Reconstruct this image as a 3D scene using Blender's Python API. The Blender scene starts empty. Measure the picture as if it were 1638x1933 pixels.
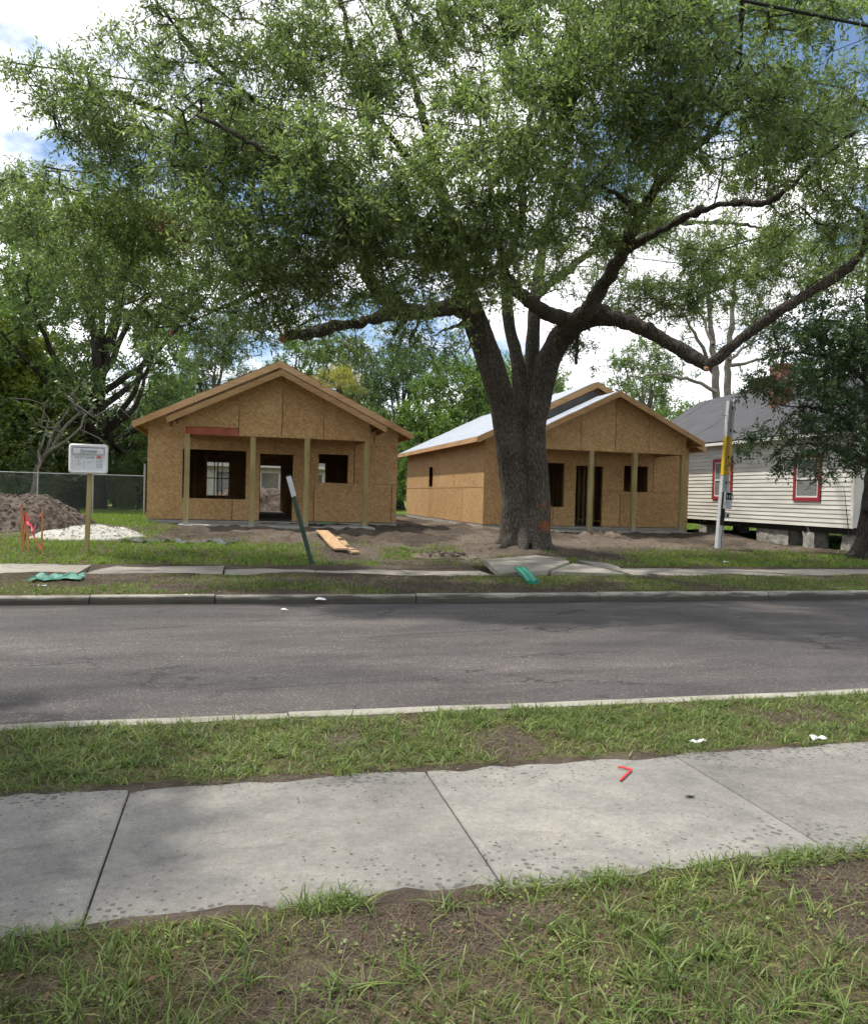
import bpy, math, random
import numpy as np
from mathutils import Matrix, Vector
rng = np.random.default_rng(7); random.seed(7)
sc = bpy.context.scene; COL = sc.collection
rad = math.radians

# ------------------------------------------------------------------ camera
CAMH = 1.6; FPX = 1487.0
yaw, pitch, roll = rad(14.18), rad(-1.178), rad(1.513)
cf = np.array([math.sin(yaw)*math.cos(pitch), math.cos(yaw)*math.cos(pitch), math.sin(pitch)])
r0 = np.array([math.cos(yaw), -math.sin(yaw), 0.0]); u0 = np.cross(r0, cf)
cr = math.cos(roll)*r0+math.sin(roll)*u0; cu = np.cross(cr, cf)
cam = bpy.data.cameras.new('camera'); camo = bpy.data.objects.new('camera', cam); COL.objects.link(camo)
camo.matrix_world = Matrix(((cr[0], cu[0], -cf[0], 0), (cr[1], cu[1], -cf[1], 0), (cr[2], cu[2], -cf[2], CAMH), (0, 0, 0, 1)))
cam.sensor_fit = 'HORIZONTAL'; cam.sensor_width = 36; cam.lens = 36*FPX/1638
cam.clip_start = .1; cam.clip_end = 3000
sc.camera = camo

def P(px, py, Y):
    """survey: where the sight line of a photo point meets the upright plane at depth Y"""
    d = cf+cr*(px-819)/FPX-cu*(py-966.5)/FPX
    return np.array([0, 0, CAMH])+d*(Y/d[1])
def PX(px, py, X):
    d = cf+cr*(px-819)/FPX-cu*(py-966.5)/FPX
    return np.array([0, 0, CAMH])+d*(X/d[0])

# ------------------------------------------------------------------ light
SUN = np.array([-.37, .25, .90]); SUN /= np.linalg.norm(SUN)
sel = math.asin(SUN[2]); saz = math.atan2(SUN[0], SUN[1])
CLX, CLY = 2.7, -.8                                  # where in the cloud field we stand
w = bpy.data.worlds.new('World'); sc.world = w; w.use_nodes = True
nt = w.node_tree; N = nt.nodes; L = nt.links; N.clear()
out = N.new('ShaderNodeOutputWorld'); bg = N.new('ShaderNodeBackground'); bg.inputs[1].default_value = .12
sky = N.new('ShaderNodeTexSky'); sky.sky_type = 'NISHITA'; sky.sun_disc = False
sky.sun_elevation = sel; sky.sun_rotation = saz; sky.air_density = 1.0; sky.dust_density = .6; sky.ozone_density = 2.0
tc = N.new('ShaderNodeTexCoord'); sep = N.new('ShaderNodeSeparateXYZ'); L.new(tc.outputs['Generated'], sep.inputs[0])
zz = N.new('ShaderNodeMath'); zz.operation = 'ABSOLUTE'; L.new(sep.outputs[2], zz.inputs[0])
za = N.new('ShaderNodeMath'); za.operation = 'ADD'; za.inputs[1].default_value = .22; L.new(zz.outputs[0], za.inputs[0])
dv = N.new('ShaderNodeVectorMath'); dv.operation = 'DIVIDE'
cz = N.new('ShaderNodeCombineXYZ')
for i in range(3): L.new(za.outputs[0], cz.inputs[i])
L.new(tc.outputs['Generated'], dv.inputs[0]); L.new(cz.outputs[0], dv.inputs[1])
cn = N.new('ShaderNodeTexNoise'); cn.inputs['Scale'].default_value = 1.7; cn.inputs['Detail'].default_value = 9; cn.inputs['Roughness'].default_value = .58
cof = N.new('ShaderNodeVectorMath'); cof.operation = 'ADD'; cof.inputs[1].default_value = (CLX, CLY, 0); L.new(dv.outputs[0], cof.inputs[0])
L.new(cof.outputs[0], cn.inputs['Vector'])
rp = N.new('ShaderNodeValToRGB'); rp.color_ramp.elements[0].position = .41; rp.color_ramp.elements[1].position = .52
L.new(cn.outputs[0], rp.inputs[0])
cn2 = N.new('ShaderNodeTexNoise'); cn2.inputs['Scale'].default_value = 3.1; cn2.inputs['Detail'].default_value = 6
L.new(dv.outputs[0], cn2.inputs['Vector'])
cc = N.new('ShaderNodeValToRGB'); cc.color_ramp.elements[0].color = (9.0, 9.2, 9.5, 1); cc.color_ramp.elements[1].color = (12.2, 12.2, 12.3, 1)
cc.color_ramp.elements[0].position = .3; cc.color_ramp.elements[1].position = .62
L.new(cn2.outputs[0], cc.inputs[0])
mx = N.new('ShaderNodeMix'); mx.data_type = 'RGBA'
L.new(rp.outputs[0], mx.inputs[0]); L.new(sky.outputs[0], mx.inputs[6]); L.new(cc.outputs[0], mx.inputs[7])
L.new(mx.outputs[2], bg.inputs[0]); L.new(bg.outputs[0], out.inputs[0])
sl = bpy.data.lights.new('sun', 'SUN'); sl.energy = 3.9; sl.angle = rad(2.0); sl.color = (1, .95, .86)
slo = bpy.data.objects.new('sun', sl); COL.objects.link(slo)
slo.rotation_euler = Vector(-SUN).to_track_quat('-Z', 'Y').to_euler()
slo.location = tuple(SUN*60)
sc.view_settings.view_transform = 'Standard'; sc.view_settings.look = 'None'
sc.view_settings.exposure = .40; sc.view_settings.gamma = 1
sc.render.engine = 'CYCLES'
sc.cycles.max_bounces = 4; sc.cycles.diffuse_bounces = 3; sc.cycles.glossy_bounces = 1; sc.cycles.transmission_bounces = 3
sc.cycles.transparent_max_bounces = 4; sc.cycles.caustics_reflective = False; sc.cycles.caustics_refractive = False
sc.cycles.use_adaptive_sampling = True; sc.cycles.adaptive_threshold = .03; sc.cycles.use_denoising = True

# ------------------------------------------------------------------ helpers: objects
def tag(o, label=None, cat=None, group=None, kind=None):
    if label: o['label'] = label
    if cat: o['category'] = cat
    if group: o['group'] = group
    if kind: o['kind'] = kind
    return o
def empty(name, loc, label=None, cat=None, group=None):
    o = bpy.data.objects.new(name, None); o.location = [float(c) for c in loc]; o.empty_display_size = .3
    COL.objects.link(o); return tag(o, label, cat, group)
def setparent(o, p):
    o.parent = p
    if p.type == 'EMPTY': o.matrix_parent_inverse = Matrix.Translation(-Vector(p.location))
class MB:
    def __init__(s): s.v = []; s.f = []
    def add(s, vs, fs):
        n = len(s.v); s.v += [tuple(float(c) for c in p) for p in vs]; s.f += [tuple(i+n for i in f) for f in fs]; return s
    def box(s, x0, x1, y0, y1, z0, z1):
        return s.add([(x0,y0,z0),(x1,y0,z0),(x1,y1,z0),(x0,y1,z0),(x0,y0,z1),(x1,y0,z1),(x1,y1,z1),(x0,y1,z1)],
                     [(3,2,1,0),(4,5,6,7),(0,1,5,4),(1,2,6,5),(2,3,7,6),(3,0,4,7)])
    def beam(s, a, b, w, h, up=(0,0,1)):
        a = np.array(a, float); b = np.array(b, float); d = b-a; d /= np.linalg.norm(d)
        up = np.array(up, float); r = np.cross(d, up); r /= np.linalg.norm(r); u = np.cross(r, d)
        vs = []
        for q in (a, b):
            for sx, sy in ((-1,-1),(1,-1),(1,1),(-1,1)): vs.append(q+r*sx*w/2+u*sy*h/2)
        return s.add(vs, [(0,1,2,3),(7,6,5,4),(0,4,5,1),(1,5,6,2),(2,6,7,3),(3,7,4,0)])
    def prism(s, poly, ext):
        """poly: list of 3D points (planar), ext: extrusion vector"""
        n = len(poly); e = np.array(ext, float); vs = [np.array(p, float) for p in poly]; vs += [p+e for p in vs]
        fs = [tuple(range(n))[::-1], tuple(range(n, 2*n))]+[(i, (i+1) % n, n+(i+1) % n, n+i) for i in range(n)]
        return s.add(vs, fs)
    def tube(s, pts, rads, n=8, cap=True, jit=0):
        pts = np.array(pts, float); m = len(pts); rads = np.broadcast_to(np.array(rads, float), (m,))
        t = np.gradient(pts, axis=0); t /= np.maximum(np.linalg.norm(t, axis=1, keepdims=True), 1e-9)
        ref = np.array([0.31, .95, .1]) if abs(t[0][2]) > .7 else np.array([0, 0, 1.])
        u = ref-t[0]*(ref@t[0]); u /= np.linalg.norm(u); vs = []
        for i in range(m):
            u = u-t[i]*(u@t[i]); u /= np.linalg.norm(u); v = np.cross(t[i], u)
            for k in range(n):
                a = 2*math.pi*k/n; vs.append(pts[i]+(u*math.cos(a)+v*math.sin(a))*rads[i]*(1+(jit*random.uniform(-1, 1) if jit else 0)))
        fs = [(i*n+k, i*n+(k+1) % n, (i+1)*n+(k+1) % n, (i+1)*n+k) for i in range(m-1) for k in range(n)]
        if cap: fs += [tuple(range(n))[::-1], tuple((m-1)*n+k for k in range(n))]
        return s.add(vs, fs)
    def build(s, name, mat, parent=None, smooth=False):
        me = bpy.data.meshes.new(name); me.from_pydata(s.v, [], s.f)
        if smooth: me.polygons.foreach_set('use_smooth', [True]*len(me.polygons))
        return link(name, me, mat, parent)
def link(name, me, mat, parent=None):
    o = bpy.data.objects.new(name, me); COL.objects.link(o)
    if mat: me.materials.append(mat)
    if parent: setparent(o, parent)
    return o
def np_mesh(name, verts, faces, mat, parent=None, smooth=False):
    """faces: (n,k) int array, k constant"""
    me = bpy.data.meshes.new(name); verts = np.ascontiguousarray(verts, np.float32); faces = np.ascontiguousarray(faces, np.int32)
    n, k = faces.shape
    me.vertices.add(len(verts)); me.vertices.foreach_set('co', verts.ravel())
    me.loops.add(n*k); me.loops.foreach_set('vertex_index', faces.ravel())
    me.polygons.add(n); me.polygons.foreach_set('loop_start', np.arange(n, dtype=np.int32)*k)
    try: me.polygons.foreach_set('loop_total', np.full(n, k, np.int32))
    except Exception: pass
    if smooth: me.polygons.foreach_set('use_smooth', np.ones(n, bool))
    me.update(calc_edges=True); me.validate()
    return link(name, me, mat, parent)

# ------------------------------------------------------------------ helpers: noise
def _h(i, j, k):
    n = (i*374761393+j*668265263+k*2147483647+1013904223) & 0xffffffff
    n = ((n ^ (n >> 13))*1274126177) & 0xffffffff; n = (n ^ (n >> 16))
    return (n & 0xffff)/65535.0
def vnoise(x, y, z=0.0):
    x, y, z = np.broadcast_arrays(np.asarray(x, float), np.asarray(y, float), np.asarray(z, float))
    i = np.floor(x).astype(np.int64); j = np.floor(y).astype(np.int64); k = np.floor(z).astype(np.int64)
    a = x-i; b = y-j; c = z-k; a = a*a*(3-2*a); b = b*b*(3-2*b); c = c*c*(3-2*c)
    def H(di, dj, dk): return _h(i+di, j+dj, k+dk)
    x00 = H(0,0,0)*(1-a)+H(1,0,0)*a; x10 = H(0,1,0)*(1-a)+H(1,1,0)*a
    x01 = H(0,0,1)*(1-a)+H(1,0,1)*a; x11 = H(0,1,1)*(1-a)+H(1,1,1)*a
    return (x00*(1-b)+x10*b)*(1-c)+(x01*(1-b)+x11*b)*c
def fbm(x, y, z=0.0, o=4):
    s = 0; a = .5; t = 0
    for q in range(o): s = s+a*vnoise(np.asarray(x)*2**q+17.3*q, np.asarray(y)*2**q-9.1*q, np.asarray(z)*2**q+3.7*q); t += a; a *= .5
    return s/t
def sstep(a, b, x):
    t = np.clip((np.asarray(x, float)-a)/(b-a), 0, 1); return t*t*(3-2*t)

# ------------------------------------------------------------------ helpers: materials
def mat(name):
    m = bpy.data.materials.new(name); m.use_nodes = True; nt = m.node_tree
    return m, nt, nt.nodes, nt.links, nt.nodes['Principled BSDF']
def coords(nt, rand=True, scale=(1, 1, 1), rot=(0, 0, 0)):
    N, L = nt.nodes, nt.links
    t = N.new('ShaderNodeTexCoord'); mp = N.new('ShaderNodeMapping'); mp.inputs['Scale'].default_value = scale; mp.inputs['Rotation'].default_value = rot
    if rand:
        oi = N.new('ShaderNodeObjectInfo'); ml = N.new('ShaderNodeMath'); ml.operation = 'MULTIPLY'; ml.inputs[1].default_value = 37
        L.new(oi.outputs['Random'], ml.inputs[0]); ad = N.new('ShaderNodeVectorMath'); ad.operation = 'ADD'
        L.new(t.outputs['Object'], ad.inputs[0]); L.new(ml.outputs[0], ad.inputs[1]); L.new(ad.outputs[0], mp.inputs[0])
    else: L.new(t.outputs['Object'], mp.inputs[0])
    return mp.outputs[0]
def noise(nt, vec, scale, detail=5, rough=.55, dist=0):
    n = nt.nodes.new('ShaderNodeTexNoise'); n.inputs['Scale'].default_value = scale; n.inputs['Detail'].default_value = detail
    n.inputs['Roughness'].default_value = rough; n.inputs['Distortion'].default_value = dist
    nt.links.new(vec, n.inputs['Vector']); return n.outputs[0]
def voro(nt, vec, scale, out='Distance', feat='F1', rnd=1):
    n = nt.nodes.new('ShaderNodeTexVoronoi'); n.inputs['Scale'].default_value = scale; n.feature = feat; n.inputs['Randomness'].default_value = rnd
    nt.links.new(vec, n.inputs['Vector']); return n.outputs[out]
def ramp(nt, fac, stops, interp='LINEAR'):
    r = nt.nodes.new('ShaderNodeValToRGB'); e = r.color_ramp.elements; r.color_ramp.interpolation = interp
    while len(e) < len(stops): e.new(.5)
    for q, (p, c) in enumerate(stops):
        e[q].position = p; e[q].color = (c, c, c, 1) if isinstance(c, (int, float)) else (*c, 1)
    nt.links.new(fac, r.inputs[0]); return r.outputs[0]
def mixc(nt, fac, a, b, mode='MIX'):
    m = nt.nodes.new('ShaderNodeMix'); m.data_type = 'RGBA'; m.blend_type = mode
    for s, v in ((0, fac), (6, a), (7, b)):
        if isinstance(v, (int, float)): m.inputs[s].default_value = v if s == 0 else (v, v, v, 1)
        elif isinstance(v, tuple): m.inputs[s].default_value = (*v, 1)
        else: nt.links.new(v, m.inputs[s])
    return m.outputs[2]
def math_(nt, op, a, b=0.0, c=None):
    m = nt.nodes.new('ShaderNodeMath'); m.operation = op
    for q, v in enumerate((a, b) if c is None else (a, b, c)):
        if isinstance(v, (int, float)): m.inputs[q].default_value = v
        else: nt.links.new(v, m.inputs[q])
    return m.outputs[0]
def bump(nt, b, h, strength=.5, dist=.02):
    n = nt.nodes.new('ShaderNodeBump'); n.inputs['Strength'].default_value = strength; n.inputs['Distance'].default_value = dist
    nt.links.new(h, n.inputs['Height']); nt.links.new(n.outputs[0], b.inputs['Normal'])
def simple(name, c0, c1, scale=4, rough=.8, bs=.3, bd=.01, detail=6, stretch=(1, 1, 1), metal=0, spec=.3):
    m, nt, N, L, b = mat(name); v = coords(nt, True, stretch); n = noise(nt, v, scale, detail)
    L.new(ramp(nt, n, [(.3, c0), (.7, c1)]), b.inputs['Base Color']); b.inputs['Roughness'].default_value = rough
    b.inputs['Metallic'].default_value = metal; b.inputs['Specular IOR Level'].default_value = spec
    if bs: bump(nt, b, n, bs, bd)
    return m
def leafmat(name, c0, c1, c2, trans=.35, rough=.42, hs=.35):
    m, nt, N, L, b = mat(name)
    g = N.new('ShaderNodeNewGeometry'); v = coords(nt, False); n = noise(nt, v, hs, 3)
    f = math_(nt, 'ADD', math_(nt, 'MULTIPLY', g.outputs['Random Per Island'], .55), math_(nt, 'MULTIPLY', n, .5))
    c = ramp(nt, f, [(.22, c0), (.55, c1), (.88, c2)])
    L.new(c, b.inputs['Base Color']); b.inputs['Roughness'].default_value = rough; b.inputs['Specular IOR Level'].default_value = .4
    t = N.new('ShaderNodeBsdfTranslucent'); L.new(mixc(nt, 1.0, c, (1.15, 1.25, .68), 'MULTIPLY'), t.inputs['Color'])
    ms = N.new('ShaderNodeMixShader'); ms.inputs[0].default_value = trans
    L.new(b.outputs[0], ms.inputs[1]); L.new(t.outputs[0], ms.inputs[2]); L.new(ms.outputs[0], N['Material Output'].inputs[0])
    return m

M = {}
def osb(name, dark, mid, light):
    m, nt, N, L, b = mat(name)
    def flakes(ang, sc_):
        v = coords(nt, True, (1, 1, 1), (ang, ang, 0)); mp = N.new('ShaderNodeMapping'); mp.inputs['Scale'].default_value = sc_; L.new(v, mp.inputs[0])
        sp = N.new('ShaderNodeSeparateColor'); L.new(voro(nt, mp.outputs[0], 1, 'Color'), sp.inputs[0]); return sp.outputs[0]
    a, c, e = flakes(.45, (9, 9, 34)), flakes(-.6, (10, 10, 38)), flakes(1.35, (11, 11, 30)); v3 = coords(nt, True)
    pick = noise(nt, v3, 13, 2, .5); f = mixc(nt, ramp(nt, pick, [(.44, 0.0), (.46, 1.0)]), a, c); f = mixc(nt, ramp(nt, pick, [(.58, 0.0), (.60, 1.0)]), f, e)
    big = noise(nt, v3, .9, 4); fine = noise(nt, v3, 55, 3, .6)
    f2 = math_(nt, 'ADD', math_(nt, 'MULTIPLY', f, .50), math_(nt, 'ADD', math_(nt, 'MULTIPLY', big, .36), math_(nt, 'MULTIPLY', fine, .24)))
    oi = N.new('ShaderNodeObjectInfo'); f3 = math_(nt, 'ADD', f2, math_(nt, 'MULTIPLY', oi.outputs['Random'], .14))
    col = ramp(nt, f3, [(.25, dark), (.58, mid), (.95, light)])
    kn = noise(nt, coords(nt, True, (9, 9, 16)), 1.0, 2, .5); kd = ramp(nt, kn, [(.70, 1.0), (.78, .4)])
    col = mixc(nt, 1.0, col, kd, 'MULTIPLY')
    L.new(col, b.inputs['Base Color']); b.inputs['Roughness'].default_value = .72; b.inputs['Specular IOR Level'].default_value = .25
    bump(nt, b, f, .35, .004); return m
M['osb'] = osb('osb', (.275, .158, .066), (.445, .270, .120), (.59, .405, .21))
def wood(name, c0, c1, c2, axis=0, rough=.75):
    m, nt, N, L, b = mat(name); s = [22, 22, 22]; s[axis] = 1.2
    v = coords(nt, True, tuple(s)); n = noise(nt, v, 1, 6, .6, .6); big = noise(nt, coords(nt, True), 1.3, 3)
    f = math_(nt, 'ADD', math_(nt, 'MULTIPLY', n, .65), math_(nt, 'MULTIPLY', big, .35))
    col = ramp(nt, f, [(.3, c0), (.5, c1), (.7, c2)])
    k = voro(nt, coords(nt, True, tuple(2.2 if q != axis else .9 for q in range(3))), 3.0)
    col = mixc(nt, ramp(nt, k, [(.06, .75), (.13, 0.0)]), col, (.10, .05, .02))
    L.new(col, b.inputs['Base Color']); b.inputs['Roughness'].default_value = rough; b.inputs['Specular IOR Level'].default_value = .25
    bump(nt, b, n, .3, .004); return m
M['lumberX'] = wood('lumber_rake', (.30, .165, .07), (.46, .28, .135), (.56, .37, .20), 0)
M['lumberY'] = wood('lumber_eave', (.30, .165, .07), (.46, .28, .135), (.56, .37, .20), 1)
M['lumberZ'] = wood('lumber_stud', (.28, .16, .07), (.40, .25, .12), (.50, .33, .17), 2)
M['treated'] = wood('treated_post', (.20, .16, .065), (.34, .275, .125), (.44, .37, .19), 2)
M['redlvl'] = simple('red_beam', (.30, .075, .045), (.40, .13, .075), 3, .75)
M['concrete'] = simple('slab_concrete', (.26, .25, .23), (.38, .37, .34), 2.2, .9, .3, .01)

def paving(name, base0, base1, warm, spots=True, dark=.5):
    m, nt, N, L, b = mat(name); v = coords(nt, False)
    n1 = noise(nt, v, .9, 5, .6); n2 = noise(nt, v, 5, 6, .65); n3 = noise(nt, v, 160, 3, .7)
    col = ramp(nt, math_(nt, 'ADD', math_(nt, 'MULTIPLY', n1, .6), math_(nt, 'MULTIPLY', n2, .4)), [(.33, base0), (.5, base1), (.68, warm)])
    col = mixc(nt, .6, col, ramp(nt, n3, [(.3, .5), (.7, 1.25)]), 'MULTIPLY'); col = mixc(nt, .5, col, ramp(nt, noise(nt, v, 34, 5, .7), [(.32, .6), (.66, 1.15)]), 'MULTIPLY')
    st = ramp(nt, noise(nt, coords(nt, False, (.8, 1.7, 1)), 1.6, 7, .7, .8), [(.5, 1.0), (.66, .72)]); col = mixc(nt, .8, col, st, 'MULTIPLY')
    oi = N.new('ShaderNodeObjectInfo'); col = mixc(nt, 1.0, col, ramp(nt, oi.outputs['Random'], [(0, .90), (1, 1.08)]), 'MULTIPLY')
    if spots:
        # dark lichen / gum spots, denser in patches and along the edges
        d = voro(nt, v, 25, 'Distance'); big = noise(nt, v, 1.3, 3, .6)
        sx = N.new('ShaderNodeTexCoord'); sy = N.new('ShaderNodeSeparateXYZ'); L.new(sx.outputs['Object'], sy.inputs[0])
        edge = ramp(nt, math_(nt, 'ABSOLUTE', math_(nt, 'SUBTRACT', sy.outputs[1], 3.72)), [(.25, 0.0), (.75, 1.0)])
        wob = noise(nt, v, 60, 2, .5); rr = noise(nt, v, 9, 2, .5)
        th = math_(nt, 'MULTIPLY', math_(nt, 'ADD', math_(nt, 'MULTIPLY', edge, .26), math_(nt, 'SUBTRACT', math_(nt, 'MULTIPLY', big, .62), .20)), rr)
        dd = math_(nt, 'ADD', d, math_(nt, 'MULTIPLY', math_(nt, 'SUBTRACT', wob, .5), .12))
        s = math_(nt, 'SUBTRACT', math_(nt, 'MULTIPLY', th, 1.9), dd)
        sm = ramp(nt, math_(nt, 'ADD', s, .5), [(.49, 0.0), (.54, .78)])
        col = mixc(nt, sm, col, (.075, .074, .072))
    L.new(col, b.inputs['Base Color']); b.inputs['Roughness'].default_value = .9; b.inputs['Specular IOR Level'].default_value = .2
    bump(nt, b, math_(nt, 'ADD', math_(nt, 'MULTIPLY', n3, .6), math_(nt, 'MULTIPLY', n2, .6)), .35, .004); return m
M['sidewalk'] = paving('sidewalk_concrete', (.165, .160, .150), (.232, .224, .206), (.305, .288, .252))
M['oldwalk'] = paving('old_sidewalk_concrete', (.20, .184, .158), (.30, .278, .238), (.40, .372, .318), False)
M['kerb'] = paving('kerb_concrete', (.23, .216, .184), (.34, .322, .275), (.45, .43, .375), False)
def asphalt():
    m, nt, N, L, b = mat('asphalt'); v = coords(nt, False)
    d = voro(nt, v, 105, 'Color'); s = N.new('ShaderNodeSeparateColor'); L.new(d, s.inputs[0])
    n1 = noise(nt, coords(nt, False, (.35, 1, 1)), .8, 5, .6); n2 = noise(nt, v, 220, 2, .6)
    base = ramp(nt, n1, [(.35, (.060, .055, .054)), (.5, (.080, .072, .069)), (.66, (.112, .099, .094))])
    grit = ramp(nt, s.outputs[0], [(0, .55), (.8, 1.0), (.95, 1.35), (.985, 3.0)]); col = mixc(nt, .85, base, grit, 'MULTIPLY')
    col = mixc(nt, .5, col, ramp(nt, n2, [(.3, .5), (.7, 1.4)]), 'MULTIPLY')
    col = mixc(nt, .8, col, ramp(nt, noise(nt, coords(nt, False, (.45, 1.3, 1)), 1.9, 6, .7, .5), [(.34, .68), (.5, 1.0), (.68, 1.30)]), 'MULTIPLY')
    # cracks, thin and wandering
    cv = noise(nt, v, 1.4, 4, .6); va = N.new('ShaderNodeVectorMath'); va.operation = 'ADD'
    L.new(coords(nt, False, (.30, .75, 1)), va.inputs[0]); L.new(cv, va.inputs[1])
    ck = voro(nt, va.outputs[0], 1.0, 'Distance', 'DISTANCE_TO_EDGE'); ckm = ramp(nt, noise(nt, v, .5, 2), [(.46, 0.0), (.54, 1.0)])
    cm = math_(nt, 'MULTIPLY', ramp(nt, ck, [(.0, 1.0), (.02, 0.0)]), ckm)
    col = mixc(nt, math_(nt, 'MULTIPLY', cm, .9), col, (.018, .017, .016))
    # gutter grime at the far edge, a shape of its own
    tcn = N.new('ShaderNodeTexCoord'); sy = N.new('ShaderNodeSeparateXYZ'); L.new(tcn.outputs['Object'], sy.inputs[0])
    gy = math_(nt, 'ADD', sy.outputs[1], math_(nt, 'MULTIPLY', math_(nt, 'SUBTRACT', noise(nt, coords(nt, False, (.5, 1, 1)), 1.2, 4), .5), .7))
    col = mixc(nt, ramp(nt, math_(nt, 'SUBTRACT', gy, 11.0), [(.28, 0.0), (.55, .8)]), col, (.030, .026, .023))
    L.new(col, b.inputs['Base Color']); b.inputs['Roughness'].default_value = .82; b.inputs['Specular IOR Level'].default_value = .35
    bump(nt, b, math_(nt, 'SUBTRACT', s.outputs[0], math_(nt, 'MULTIPLY', cm, 2.0)), .5, .006); return m
def kerbstain():
    m = M['kerb']; nt = m.node_tree; N, L = nt.nodes, nt.links; b = N['Principled BSDF']; src = b.inputs['Base Color'].links[0].from_socket
    t = N.new('ShaderNodeTexCoord'); sp = N.new('ShaderNodeSeparateXYZ'); L.new(t.outputs['Object'], sp.inputs[0])
    k = noise(nt, coords(nt, False, (.7, 1, 5)), 2.2, 6, .65); h = math_(nt, 'ADD', sp.outputs[2], math_(nt, 'MULTIPLY', math_(nt, 'SUBTRACT', k, .52), .22))
    far = ramp(nt, math_(nt, 'SUBTRACT', sp.outputs[1], 10), [(.2, 0.0), (.4, 1.0)])
    L.new(mixc(nt, math_(nt, 'MULTIPLY', ramp(nt, h, [(.035, .85), (.085, 0.0)]), far), src, (.035, .033, .027)), b.inputs['Base Color'])
kerbstain()
M['asphalt'] = asphalt()
def groundmat():
    m, nt, N, L, b = mat('soil_and_thatch'); v = coords(nt, False)
    at = N.new('ShaderNodeAttribute'); at.attribute_name = 'grass'; sp = N.new('ShaderNodeSeparateColor'); L.new(at.outputs['Color'], sp.inputs[0])
    n1 = noise(nt, v, 1.1, 6, .62); n2 = noise(nt, v, 14, 6, .7); n3 = noise(nt, v, 75, 4, .7)
    soil = ramp(nt, math_(nt, 'ADD', math_(nt, 'MULTIPLY', n1, .5), math_(nt, 'MULTIPLY', n2, .5)), [(.30, (.036, .028, .021)), (.5, (.074, .058, .045)), (.70, (.145, .118, .093))])
    sandy = ramp(nt, n2, [(.3, (.10, .078, .060)), (.7, (.22, .18, .145))]); soil = mixc(nt, sp.outputs[1], soil, sandy)
    th = ramp(nt, math_(nt, 'ADD', math_(nt, 'MULTIPLY', n3, .6), math_(nt, 'MULTIPLY', n2, .4)), [(.3, (.04, .042, .018)), (.5, (.085, .078, .036)), (.7, (.15, .125, .065))])
    near = ramp(nt, math_(nt, 'ADD', sp.outputs[0], math_(nt, 'MULTIPLY', math_(nt, 'SUBTRACT', n2, .5), .9)), [(.3, 0.0), (.62, 1.0)])
    col = mixc(nt, near, soil, th); col = mixc(nt, .6, col, ramp(nt, n3, [(.25, .45), (.7, 1.35)]), 'MULTIPLY')
    lawn = ramp(nt, n2, [(.3, (.06, .10, .018)), (.7, (.14, .20, .04))]); col = mixc(nt, sp.outputs[2], col, lawn)
    L.new(col, b.inputs['Base Color']); b.inputs['Roughness'].default_value = .95; b.inputs['Specular IOR Level'].default_value = .12
    bump(nt, b, math_(nt, 'ADD', math_(nt, 'MULTIPLY', n2, .7), math_(nt, 'MULTIPLY', n3, .4)), .8, .03); return m
M['ground'] = groundmat()
def barkmat(name, c0, c1, c2, paint=False, sc_=1.0):
    m, nt, N, L, b = mat(name); v = coords(nt, False, (sc_, sc_, sc_*.22)); vv = coords(nt, False)
    wv = N.new('ShaderNodeVectorMath'); wv.operation = 'ADD'; L.new(v, wv.inputs[0]); nw = N.new('ShaderNodeTexNoise'); nw.inputs['Scale'].default_value = 9; nw.inputs['Detail'].default_value = 3; L.new(v, nw.inputs['Vector']); sw = N.new('ShaderNodeVectorMath'); sw.operation = 'SCALE'; sw.inputs['Scale'].default_value = .09; L.new(nw.outputs['Color'], sw.inputs[0]); L.new(sw.outputs[0], wv.inputs[1])
    d = voro(nt, wv.outputs[0], 27, 'Distance', 'DISTANCE_TO_EDGE'); n = noise(nt, v, 30, 6, .7, .8); big = noise(nt, vv, 1.6, 4)
    h = math_(nt, 'ADD', math_(nt, 'MULTIPLY', ramp(nt, d, [(0, 0.0), (.3, 1.0)]), .48), math_(nt, 'MULTIPLY', n, .9))
    f = math_(nt, 'ADD', math_(nt, 'MULTIPLY', h, .6), math_(nt, 'MULTIPLY', big, .4))
    col = ramp(nt, f, [(.36, c0), (.55, c1), (.74, c2)])
    li = ramp(nt, noise(nt, vv, 5, 6, .7), [(.58, 0.0), (.68, .45)]); col = mixc(nt, li, col, (.24, .245, .22))
    if paint:
        g = N.new('ShaderNodeTexCoord'); msk = None
        for cx, cz, sx, szz in ((7.30, .93, .20, .17), (7.26, 1.46, .09, .10)):
            vm = N.new('ShaderNodeVectorMath'); vm.operation = 'SUBTRACT'; vm.inputs[1].default_value = (cx, 0, cz); L.new(g.outputs['Object'], vm.inputs[0])
            vs = N.new('ShaderNodeVectorMath'); vs.operation = 'MULTIPLY'; vs.inputs[1].default_value = (1/sx, 0, 1/szz); L.new(vm.outputs[0], vs.inputs[0])
            ln = N.new('ShaderNodeVectorMath'); ln.operation = 'LENGTH'; L.new(vs.outputs[0], ln.inputs[0])
            q = ramp(nt, math_(nt, 'ADD', ln.outputs['Value'], math_(nt, 'MULTIPLY', math_(nt, 'SUBTRACT', n, .5), 4.2)), [(.45, .75), (.95, 0.0)])
            msk = q if msk is None else math_(nt, 'MAXIMUM', msk, q)
        col = mixc(nt, msk, col, (.36, .12, .045))
    L.new(col, b.inputs['Base Color']); b.inputs['Roughness'].default_value = .92; b.inputs['Specular IOR Level'].default_value = .15
    bump(nt, b, h, 1.0, .05); return m
M['bark'] = barkmat('oak_bark', (.030, .025, .020), (.085, .073, .060), (.17, .15, .125), True)
M['bark2'] = barkmat('dark_bark', (.02, .017, .014), (.05, .042, .035), (.10, .09, .075))
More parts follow.
